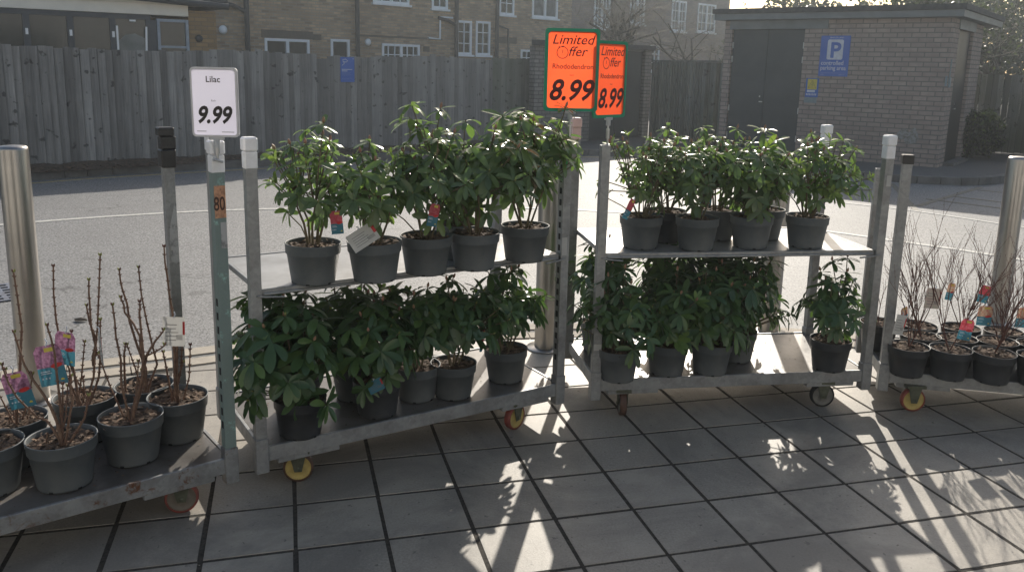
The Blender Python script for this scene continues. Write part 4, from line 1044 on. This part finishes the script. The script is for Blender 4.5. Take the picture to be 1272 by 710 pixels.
def rhodo(name, label, cat, group, loc, seed, rx, h, lmat, ntip=36, L=.088, rt=.1, ph=.15, pot=None, low=.12, tipsx=None, lean=(0, 0), young=.06, wr=.36, buds=True, ry=None):
    rs = random.Random(seed); t = thing(name, label, cat, loc, rs.uniform(0, 6.28)*0, group)
    make_pot(t, rt, ph, pot or M['pot'], rs)
    rx *= 1.14; ry = ry or rx; ntip = int(ntip*1.4); L *= .84; wr *= .93
    st = MB(); lf = MB(); bd = MB(); tips = []
    z0 = ph*.9
    c = Vector((lean[0], lean[1], ph+low+(h-low)*.42)); lob = [(rs.uniform(0, 6.28), rs.uniform(.08, .24)) for _ in range(4)]
    tries = 0
    while len(tips) < ntip and tries < 4000:
        tries += 1
        u = Vector((rs.gauss(0, 1), rs.gauss(0, 1), rs.gauss(.35, .9))).normalized()
        az = math.atan2(u.y, u.x); q = rs.uniform(.30, 1.0)**.5*(1.0+lob[0][1]*math.sin(az*2+lob[0][0])+lob[1][1]*math.sin(az*3+lob[1][0])+lob[2][1]*math.sin(u.z*5+lob[2][0]))
        p = Vector((c.x+u.x*rx*q, c.y+u.y*ry*q, c.z+u.z*(h-low)*.55*q))
        if p.z < ph+low*.5: continue
        if any((p-o_).length < .047 for o_, _ in tips): continue
        ax = (u*.8+Vector((0, 0, .65))).normalized(); tips.append((p, ax))
    for ex in (tipsx or []):
        p = Vector((ex[0], ex[1], ph+ex[2])); tips.append((p, Vector((rs.uniform(-.2, .2), rs.uniform(-.2, .2), 1)).normalized()))
    nst = 5; bases = []
    for k in range(nst):
        a = 6.28*k/nst+rs.uniform(-.4, .4); bases.append(Vector((.018*math.cos(a), .018*math.sin(a), z0)))
    mids = []
    for k in range(nst):
        a = 6.28*k/nst+rs.uniform(-.4, .4); m = Vector((lean[0]*.5+rx*.38*math.cos(a), lean[1]*.5+ry*.38*math.sin(a), ph+(h)*.33)); mids.append(m)
        b = bases[k]; st.tube([b, b.lerp(m, .5)+Vector((rs.uniform(-.01, .01), rs.uniform(-.01, .01), .01)), m], [.0050, .0042, .0036], 6, caps=False)
    for i, (p, ax) in enumerate(tips):
        m = min(mids, key=lambda q: (q-p).length+rs.uniform(0, .04)) if p.z > ph+h*.3 else min(bases, key=lambda q: (q-p).length)
        mid = m.lerp(p, .55)-ax*.015+Vector((0, 0, .005))
        st.tube([m, mid, p], [.0032, .0026, .0022], 5, caps=False)
        yg = rs.random() < young
        n = rs.randint(6, 10); s = rs.uniform(.75, 1.2); a0 = rs.uniform(0, 6.28)
        e1 = ax.cross(Vector((0, 1, 0.3))).normalized(); e2 = ax.cross(e1)
        top = p.z > c.z+(h-low)*.25
        for k in range(n):
            a = a0+k*2.4; el = R_(rs.uniform(-22, 34) if not yg else rs.uniform(15, 55))
            d = (e1*math.cos(a)+e2*math.sin(a))*math.cos(el)+ax*math.sin(el)
            b = p-ax*rs.uniform(0, .018)
            LL = L*s*rs.uniform(.75, 1.15)*(.8 if yg else 1)
            r = rs.uniform(.94, 1) if yg else rs.uniform(0, .88)
            leaf(lf, b, d, ax, LL, LL*wr*rs.uniform(.85, 1.15), rs.uniform(.1, 1.05) if not yg else .1, r)
        if buds and top and rs.random() < .6:
            hb = .024
            bd.lathe([(0, 0), (.0045, .003), (.006, .009), (.004, .018), (0, hb)], n=7, mat=Matrix.Translation(p) @ ax.to_track_quat('Z', 'Y').to_matrix().to_4x4())
        elif rs.random() < .35:
            bd.lathe([(0, 0), (.003, .002), (.0035, .007), (0, .014)], n=6, mat=Matrix.Translation(p) @ ax.to_track_quat('Z', 'Y').to_matrix().to_4x4(), m=1)
    # inner leaves on the stems
    for k in range(int(ntip*1.1)):
        p, ax = rs.choice(tips); m = rs.choice(mids); b = m.lerp(p, rs.uniform(.2, .8)); a = rs.uniform(0, 6.28)
        leaf(lf, b, Vector((math.cos(a), math.sin(a), rs.uniform(-.2, .5))), Vector((0, 0, 1)), L*rs.uniform(.6, .95), L*wr*rs.uniform(.7, 1), rs.uniform(.2, 1.2), rs.uniform(0, .8))
    st.merge(bd, 1); st.build('stems', [M['stem'], M['budp'], M['budg']], t); lf.build('foliage', lmat, t)
    return t

def plant_label(t, wpos, w, h, kind, yaw=0, tilt=0, roll=0):
    """printed card hanging in the plant; wpos is world centre"""
    loc = Vector(wpos)-Vector(t.location)
    Mx = Matrix.Translation(loc) @ Matrix.Rotation(yaw, 4, 'Z') @ Matrix.Rotation(tilt, 4, 'X') @ Matrix.Rotation(roll, 4, 'Y')
    mb = MB()
    def q(x0, x1, z0, z1, m, y=0.0, n=1): mb.add([Mx @ Vector(p) for p in ((x0, y, z0), (x1, y, z0), (x1, y, z1), (x0, y, z1))], [(0, 1, 2, 3)], m)
    top = {'lilac': 0, 'red': 1, 'orange': 2, 'white': 3}[kind]
    if kind == 'white':
        q(-w/2, w/2, -h/2, h/2, 3)
        for k in range(5): q(-w*.36, w*(.1+.05*(k % 3)), -h*.3+k*h*.13, -h*.3+k*h*.13+h*.025, 8, -.0006)
        for k in range(8): q(w*.12+k*w*.035, w*.12+k*w*.035+w*.018, -h*.28, -h*.10, 8, -.0006)
        q(w*.40, w*.5, -h*.1, h*.35, 5, -.0006)
    else:
        q(-w/2, w/2, -h/2, -h*.05, 4); 
        # picture with cut-out upper corners
        mb.add([Mx @ Vector(p) for p in ((-w/2, 0, -h*.05), (w/2, 0, -h*.05), (w/2, 0, h*.36), (w*.36, 0, h/2), (-w*.36, 0, h/2), (-w/2, 0, h*.36))], [(0, 1, 2, 3, 4, 5)], top)
        n = 12; cx, cz = w*.22, -h*.02
        mb.add([Mx @ Vector((cx+w*.22*math.cos(6.283*k/n), -.0006, cz+h*.06*math.sin(6.283*k/n)+.1*w*math.cos(6.283*k/n)*.3)) for k in range(n)], [tuple(range(n))], 5)
        q(-w*.10, w*.28, h*.34, h*.44, 6, -.0006)
        for k in range(2): q(-w*.4, -w*(.05-.05*k), -h*.15-k*h*.05, -h*.13-k*h*.05, 7, -.0006)
        for k in range(3): q(-w*.4+k*w*.12, -w*.34+k*w*.12, -h*.33, -h*.29, 7, -.0006)
        mb.add([Mx @ Vector((w*.33+w*.07*math.cos(3.1416*k/6), -.0006, -h*.40+h*.05*math.sin(3.1416*k/6))) for k in range(7)], [tuple(range(7))], 6)
        # slightly see-through back
    mb.tube([Mx @ Vector((0, .0, h*.47)), Mx @ Vector((.006, .002, h*.58)), Mx @ Vector((.0, .006, h*.66))], .0022, 5, 7)
    o = mb.build('plant_label', [M['pinkf'], M['redf'], M['orgf'], M['whtag'], M['teal'], M['redbadge'], M['yelbar'], M['bluew'], M['greyp']], t)
    return o

# --- upper shelf, left rhododendron trolley
ZU2, ZU3, ZL = .7835, .7755, .1855
GR = 'potted rhododendrons on the trolleys'
up2 = [
 ((-.733, 3.035), 101, .165, .42, 32, dict(low=.08, L=.072, tipsx=[(-.14, 0, .33), (-.16, .02, .22)], young=.12), 'rhododendron in a grey pot at the left end of the left trolley upper shelf'),
 ((-.513, 3.09), 102, .155, .38, 32, dict(low=.07, L=.08, young=.10), 'rhododendron with a white tag draped over its pot rim on the upper shelf'),
 ((-.334, 3.215), 103, .165, .42, 30, dict(low=.08, L=.088, tipsx=[(-.06, 0, .50), (-.07, .03, .45), (.05, .0, .49), (-.02, .02, .42)], young=.08), 'tallest rhododendron with yellow green top shoots in the middle of the left upper shelf'),
 ((-.151, 3.315), 104, .19, .45, 42, dict(low=.10, L=.098), 'broad leafy rhododendron fourth along the left trolley upper shelf'),
 ((.053, 3.475), 105, .185, .50, 44, dict(low=.13, L=.102), 'tall dense rhododendron at the right end of the left upper shelf under the orange sign'),
 ((-.225, 3.50), 106, .12, .30, 20, dict(low=.05, L=.085, young=.5), 'small rhododendron with bright green young leaves at the back of the left upper shelf')]
P2 = []
for (xy, sd_, rx, h, nt_, kw, lb) in up2:
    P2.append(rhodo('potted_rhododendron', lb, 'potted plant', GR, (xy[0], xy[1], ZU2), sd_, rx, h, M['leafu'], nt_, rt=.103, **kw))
plant_label(P2[0], (-.618, 2.90, 1.035), .042, .082, 'red', R_(8), 0, R_(-6))
plant_label(P2[1], (-.532, 2.962, .972), .105, .068, 'white', R_(10), R_(-14), R_(-32))
plant_label(P2[2], (-.295, 3.09, 1.035), .040, .085, 'red', R_(25), 0, R_(12))
# --- lower platform, left trolley
lo2 = [
 ((-.795, 3.025), 111, .19, .40, 46, dict(low=.00, L=.115, lean=(-.05, -.02), wr=.40), 'large leafed rhododendron spilling over its pot beside the left front post, lower platform'),
 ((-.533, 3.235), 112, .165, .36, 42, dict(low=.02, L=.10), 'rhododendron with a teal tag over its pot rim on the left lower platform'),
 ((-.392, 3.41), 113, .15, .37, 32, dict(low=.08, L=.095), 'rhododendron tucked behind the teal tagged one on the left lower platform'),
 ((-.239, 3.44), 114, .155, .37, 34, dict(low=.09, L=.10), 'rhododendron showing bare stems above its pot, second from right on the left lower platform'),
 ((-.015, 3.645), 115, .15, .37, 30, dict(low=.10, L=.105), 'rhododendron at the right end of the left lower platform nearest the front right post'),
 ((-.86, 3.24), 116, .16, .38, 34, dict(low=.02, L=.10, lean=(-.03, 0)), 'rhododendron at the back left corner of the left lower platform'),
 ((-.655, 3.40), 117, .15, .38, 30, dict(low=.04, L=.10), 'dark rhododendron at the back of the left lower platform between two nearer pots')]
for (xy, sd_, rx, h, nt_, kw, lb) in lo2:
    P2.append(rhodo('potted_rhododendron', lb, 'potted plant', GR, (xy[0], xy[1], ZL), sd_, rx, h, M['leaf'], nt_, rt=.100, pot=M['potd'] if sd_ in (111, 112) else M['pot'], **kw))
plant_label(P2[7], (-.515, 3.085, .362), .06, .048, 'white', 0, R_(-30), R_(-28)).data.materials[3] = M['teal']
plant_label(P2[10], (-.115, 3.48, .42), .012, .10, 'red', R_(20), 0, R_(10))
# --- upper shelf, right trolley
up3 = [
 ((.593, 3.82), 121, .155, .35, 30, dict(low=.06, L=.062, tipsx=[(-.10, 0, .34)], young=.22), 'small leafed rhododendron at the left end of the right trolley upper shelf'),
 ((.735, 3.985), 122, .15, .38, 36, dict(low=.06, L=.075, lean=(-.0, 0), pot=M['potd']), 'rhododendron in a dark pot standing behind the front row on the right upper shelf'),
 ((.849, 3.81), 123, .14, .37, 34, dict(low=.09, L=.072), 'rhododendron with a red flower tag, second along the right upper shelf'),
 ((1.121, 3.89), 124, .155, .37, 42, dict(low=.05, L=.088, tipsx=[(.03, 0, .40)], young=.10), 'rhododendron with one bright upright leaf, third along the right upper shelf'),
 ((1.392, 3.925), 125, .175, .39, 46, dict(low=.06, L=.078, lean=(.03, 0), young=.16), 'rhododendron at the right end of the right trolley upper shelf'),
 ((1.24, 4.10), 126, .14, .36, 30, dict(low=.08, L=.08), 'rhododendron at the back of the right upper shelf between two front plants'),
 ((1.00, 4.07), 127, .13, .37, 30, dict(low=.10, L=.075), 'rhododendron at the back of the right upper shelf behind the red tag')]
P3 = []
for (xy, sd_, rx, h, nt_, kw, lb) in up3:
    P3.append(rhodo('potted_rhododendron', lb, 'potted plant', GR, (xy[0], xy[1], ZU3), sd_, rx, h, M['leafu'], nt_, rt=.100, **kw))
plant_label(P3[0], (.520, 3.715, .972), .030, .095, 'red', R_(20), 0, R_(25))
plant_label(P3[2], (.905, 3.90, 1.005), .055, .07, 'red', R_(5), 0, R_(4))
# --- lower platform, right trolley
lo3 = [
 ((.500, 3.685), 131, .165, .36, 44, dict(low=.0, L=.085, young=.02), 'leafy rhododendron just right of the front left post on the right lower platform'),
 ((.45, 4.08), 132, .15, .42, 32, dict(low=.08, L=.10), 'rhododendron at the back left corner of the right lower platform'),
 ((.740, 3.775), 133, .155, .36, 42, dict(low=.0, L=.095), 'rhododendron in the middle of the right lower platform front row, left of two'),
 ((.950, 3.80), 134, .16, .38, 44, dict(low=.0, L=.105), 'rhododendron in the middle of the right lower platform front row, right of two'),
 ((1.120, 3.99), 135, .17, .39, 40, dict(low=.02, L=.105), 'rhododendron behind the middle pair with long leaves pointing right, right lower platform'),
 ((1.545, 3.885), 136, .13, .36, 30, dict(low=.05, L=.085, lean=(-.01, 0), pot=M['potd']), 'solitary rhododendron in a dark pot at the right end of the right lower platform'),
 ((.78, 4.05), 137, .18, .46, 42, dict(low=.05, L=.10), 'dark rhododendron at the back of the right lower platform, left of two'),
 ((1.02, 4.12), 138, .17, .46, 38, dict(low=.05, L=.10), 'dark rhododendron at the back of the right lower platform, right of two')]
for (xy, sd_, rx, h, nt_, kw, lb) in lo3:
    P3.append(rhodo('potted_rhododendron', lb, 'potted plant', GR, (xy[0], xy[1], ZL), sd_, rx, h, M['leaf'], nt_, rt=.098, **kw))
plant_label(P3[12], (1.625, 3.80, .35), .014, .085, 'red', R_(60), 0, R_(10))

# --- lilacs
GL = 'potted lilacs on the left trolley'
lil = [
 ((-1.475, 2.600), 'bare lilac in the front row of the left trolley, second pot from the left edge', [0, 1, 2, 3, 23]),
 ((-1.331, 2.790), 'lilac with a branching stem in the front pot in the middle of the left trolley', [12, 13, 14, 15, 16]),
 ((-1.239, 2.975), 'bare lilac in the rightmost front pot of the left trolley with a white tag', [20, 21, 22]),
 ((-1.575, 2.945), 'lilac with many upright stems in the wide pot behind the front row', [5, 6, 7, 8, 9, 10, 11]),
 ((-1.406, 3.075), 'lilac in the rearmost pot of the left trolley by the black capped post', [17, 18, 19]),
 ((-1.722, 2.745), 'lilac in a half hidden pot at the left edge with a pink flower card', [4]),
 ((-1.690, 2.545), 'lilac in the frontmost pot cut off by the left edge', [])]
stems = [
[(-1.454,2.560,0.362),(-1.465,2.560,0.417),(-1.504,2.560,0.513),(-1.552,2.560,0.608),(-1.576,2.560,0.715)],
[(-1.454,2.560,0.362),(-1.487,2.560,0.403),(-1.529,2.560,0.430),(-1.588,2.560,0.498),(-1.625,2.560,0.606)],
[(-1.449,2.560,0.362),(-1.426,2.560,0.418),(-1.407,2.560,0.488),(-1.406,2.560,0.571)],
[(-1.460,2.560,0.353),(-1.454,2.560,0.487),(-1.461,2.560,0.651),(-1.474,2.560,0.736)],
[(-1.689,2.690,0.349),(-1.662,2.690,0.515),(-1.641,2.690,0.685),(-1.650,2.690,0.879)],
[(-1.542,2.860,0.367),(-1.561,2.860,0.421),(-1.580,2.860,0.542),(-1.566,2.860,0.618)],
[(-1.542,2.860,0.367),(-1.501,2.860,0.453),(-1.476,2.860,0.635),(-1.451,2.860,0.899)],
[(-1.492,2.860,0.499),(-1.480,2.860,0.575),(-1.492,2.860,0.723),(-1.491,2.860,0.811)],
[(-1.489,2.860,0.529),(-1.490,2.860,0.605),(-1.510,2.860,0.714)],
[(-1.554,2.860,0.366),(-1.584,2.860,0.427),(-1.594,2.860,0.518)],
[(-1.531,2.860,0.367),(-1.478,2.860,0.454),(-1.466,2.860,0.575),(-1.462,2.860,0.665)],
[(-1.600,2.900,0.341),(-1.636,2.900,0.496),(-1.645,2.900,0.648),(-1.640,2.900,0.844)],
[(-1.315,2.740,0.336),(-1.299,2.740,0.386),(-1.261,2.740,0.505),(-1.251,2.740,0.578),(-1.262,2.740,0.650),(-1.309,2.740,0.734),(-1.316,2.740,0.784)],
[(-1.251,2.740,0.572),(-1.257,2.740,0.735),(-1.255,2.740,0.769)],
[(-1.315,2.740,0.356),(-1.340,2.740,0.474),(-1.345,2.740,0.648),(-1.348,2.740,0.756)],
[(-1.245,2.740,0.578),(-1.208,2.740,0.637),(-1.179,2.740,0.672)],
[(-1.315,2.740,0.356),(-1.255,2.740,0.505),(-1.245,2.740,0.578),(-1.217,2.740,0.593),(-1.182,2.740,0.617)],
[(-1.377,3.000,0.350),(-1.366,3.000,0.435),(-1.414,3.000,0.623),(-1.433,3.000,0.746),(-1.437,3.000,0.813)],
[(-1.371,3.000,0.350),(-1.323,3.000,0.452),(-1.348,3.000,0.624),(-1.365,3.000,0.823)],
[(-1.449,3.000,0.350),(-1.441,3.000,0.497),(-1.435,3.000,0.528)],
[(-1.228,2.930,0.340),(-1.224,2.930,0.526),(-1.225,2.930,0.679),(-1.237,2.930,0.814),(-1.242,2.930,0.923)],
[(-1.222,2.930,0.340),(-1.216,2.930,0.526),(-1.215,2.930,0.649)],
[(-1.240,2.930,0.340),(-1.261,2.930,0.448),(-1.271,2.930,0.525)],
[(-1.443,2.560,0.352),(-1.402,2.560,0.391),(-1.367,2.560,0.462),(-1.359,2.560,0.503)]]
PL = []
for i, (xy, lb, sid) in enumerate(lil):
    rs = random.Random(200+i); loc = Vector((xy[0], xy[1], ZL))
    t = thing('potted_lilac', lb, 'potted plant', tuple(loc), 0, GL); make_pot(t, .109, .165, M['pot'], rs, 60)
    st = MB(); bd = MB()
    def shoot(pts, r0, r1):
        n = len(pts); st.tube(pts, [r0+(r1-r0)*k/(n-1) for k in range(n)], 6, 0 if r0 > .004 else 1)
        for k in range(n-1):      # paired nodes
            m = max(1, int((pts[k+1]-pts[k]).length/.028))
            for q in range(m):
                p = pts[k].lerp(pts[k+1], (q+.5)/m); s = .0032
                for sx in (-1, 1): bd.lathe([(0, 0), (s*.7, s*.8), (s*.6, s*2), (0, s*3.2)], n=5, m=1, mat=Matrix.Translation(p) @ Matrix.Rotation(sx*R_(55), 4, 'Y'))
        for sx in (-1, 1): bd.lathe([(0, 0), (.0038, .003), (.004, .008), (0, .015)], n=6, m=0 if rs.random() < .5 else 1, mat=Matrix.Translation(pts[-1]) @ Matrix.Rotation(sx*R_(24), 4, 'Y'))
    for k, s_ in enumerate(sid):
        pts = [Vector(p) for p in stems[s_]]; oy = rs.uniform(.0, .02)
        if stems[s_][0][2] < .4: pts[0].z = ZL+.140
        pts = [p+Vector((0, oy+rs.uniform(-.004, .004), 0))-loc for p in pts]
        # small natural wobble between given joints
        pp = []
        for a, b in zip(pts, pts[1:]): pp += [a, a.lerp(b, .5)+Vector((rs.uniform(-.004, .004), rs.uniform(-.01, .01), 0))]
        pp.append(pts[-1]); shoot(pp, .0056 if k == 0 else .0045, .0028)
    extra = {6: 4, 5: 3, 4: 2, 2: 3, 0: 2, 3: 3, 1: 2}[i]
    for k in range(extra):
        a = rs.uniform(0, 6.28); hh = rs.uniform(.08, .26) if i not in (5, 6) else rs.uniform(.1, .22); b = Vector((rs.uniform(-.03, .03), rs.uniform(-.03, .03), .14))
        e = b+Vector((math.cos(a)*hh*.35, math.sin(a)*hh*.35, hh)); shoot([b, b.lerp(e, .5)+Vector((rs.uniform(-.01, .01), 0, -.01)), e], .0035, .0022)
    for k in range(4):
        a = rs.uniform(0, 6.28); b = Vector((rs.uniform(-.05, .05), rs.uniform(-.05, .05), .142)); st.tube([b, b+Vector((math.cos(a)*.01, math.sin(a)*.01, rs.uniform(.02, .05)))], .003, 5)
    st.merge(bd, 2); st.build('stems', [M['twig'], M['twig'], M['budg'], M['twigr']], t); PL.append(t)
plant_label(PL[0], (-1.502, 2.62, .590), .088, .135, 'lilac', R_(5), R_(-3), R_(-10))
plant_label(PL[3], (-1.588, 2.86, .562), .078, .125, 'lilac', R_(-8), R_(2), R_(6))
plant_label(PL[5], (-1.655, 2.68, .478), .082, .13, 'lilac', R_(12), R_(2), R_(-12))
plant_label(PL[2], (-1.208, 2.90, .625), .078, .11, 'white', R_(5), 0, R_(2))
plant_label(PL[3], (-1.430, 2.80, .582), .010, .13, 'white', R_(70), 0, R_(-4))

# --- twiggy shrubs on the right trolley
GT = 'potted twiggy shrubs on the right trolley'
tw = [(1.895, 3.83, 'twiggy shrub in the front left pot of the right trolley with a white tag'), (2.078, 3.800, 'twiggy shrub with a red and teal tag, second in the right trolley front row'), (2.262, 3.762, 'twiggy shrub third in the front row of the right trolley'), (2.448, 3.722, 'twiggy shrub in the front row cut off by the right edge'),
      (2.03, 3.995, 'twiggy shrub in the second row behind the white tagged pot'), (2.195, 3.97, 'twiggy shrub in the second row behind the gap of the front pots'), (2.375, 3.935, 'twiggy shrub in the second row with a large flower card'), (2.55, 3.90, 'twiggy shrub in the second row at the right edge'),
      (2.10, 4.175, 'twiggy shrub in the back row of the right trolley, left of the pale tags'), (2.31, 4.15, 'twiggy shrub in the back row in front of the right bollard'), (2.50, 4.10, 'twiggy shrub in the back row at the right edge'), (1.915, 4.21, 'twiggy shrub in the back corner pot behind the leaning trolley posts')]
PT = []
for i, (x, y, lb) in enumerate(tw):
    rs = random.Random(300+i); t = thing('potted_shrub', lb, 'potted plant', (x, y, ZL), 0, GT); make_pot(t, .094, .142, M['potd'], rs, 50)
    st = MB(); bd = MB(); dens = 1 if i != 11 else .4
    def br(p, d, L, r, k):
        n = 4; pts = [p]; q = p.copy(); dd = d.copy()
        for j in range(n):
            dd = (dd+Vector((rs.uniform(-1, 1), rs.uniform(-1, 1), rs.uniform(-.1, .9)))*.10).normalized(); q = q+dd*L/n; pts.append(q.copy())
            if k: bd.lathe([(0, 0), (.0016, .002), (0, .005)], n=4, mat=Matrix.Translation(q) @ Matrix.Rotation(rs.choice((-1, 1))*.8, 4, 'Y'))
        st.tube(pts, [r*(1-.5*j/n) for j in range(n+1)], 5 if k < 2 else 4, caps=False)
        if k >= 3: return
        for j in range(rs.choice((1, 2, 3)) if k else 3):
            idx = rs.choice((1, 2, 3, 4)); a = rs.uniform(0, 6.28)
            br(pts[idx], (dd*.95+Vector((math.cos(a), math.sin(a), .25))*.38).normalized(), L*rs.uniform(.55, .95), r*.66, k+1)
    base = Vector((rs.uniform(-.01, .01), rs.uniform(-.01, .01), .125))
    for k in range(3 if dens == 1 else 1):
        a = rs.uniform(0, 6.28); br(base, Vector((math.cos(a)*.36, math.sin(a)*.36, 1)).normalized(), rs.uniform(.18, .26)*(1 if dens == 1 else .5), .0031, 0)
    st.merge(bd, 0); st.build('stems', M['twigr'], t); PT.append(t)
plant_label(PT[0], (1.80, 3.745, .455), .060, .095, 'white', R_(18), 0, R_(12))
plant_label(PT[0], (1.842, 3.80, .49), .05, .07, 'orange', R_(30), 0, R_(-10))
plant_label(PT[1], (2.085, 3.71, .448), .058, .098, 'red', R_(-8), 0, R_(8))
plant_label(PT[8], (2.03, 3.93, .53), .082, .10, 'white', R_(10), 0, R_(6)).data.materials[3] = simple('faint_pink_card', (.62, .48, .42), (.62, .60, .5), 40, .5)
plant_label(PT[8], (2.135, 3.98, .555), .040, .085, 'orange', R_(10), 0, R_(10))
plant_label(PT[5], (2.235, 3.83, .48), .070, .095, 'orange', R_(0), 0, R_(3))
plant_label(PT[6], (2.395, 3.80, .485), .070, .095, 'orange', R_(10), 0, R_(6))
plant_label(PT[9], (2.30, 3.96, .55), .055, .085, 'red', R_(5), 0, R_(14))
plant_label(PT[3], (2.405, 3.66, .46), .055, .10, 'white', R_(-15), 0, R_(14))

# leaf litter + bark crumbs on platforms
mb = MB(); rs = random.Random(77)
for (T, W0) in ((tr1, 1.3), (tr2, 1.3), (tr3, 1.3)):
    for k in range(170):
        p = T.matrix_world @ Vector((rs.uniform(.05, W0), rs.uniform(.02, .54), 0)); s = rs.uniform(.002, .007); a = rs.uniform(0, 6)
        z = ZL+.0015+rs.uniform(0, .003)
        mb.add([(p.x+s*math.cos(a+q*1.57)*(1 if q % 2 else .5), p.y+s*math.sin(a+q*1.57)*(1 if q % 2 else .5), z+rs.uniform(0, .002)) for q in range(4)], [(0, 1, 2, 3)], 0, rs.random())
o = mb.build('bark_crumbs', M['chip']); o['kind'] = 'stuff'; o['label'] = 'loose bark crumbs and debris scattered over the trolley platforms'; o['category'] = 'debris'
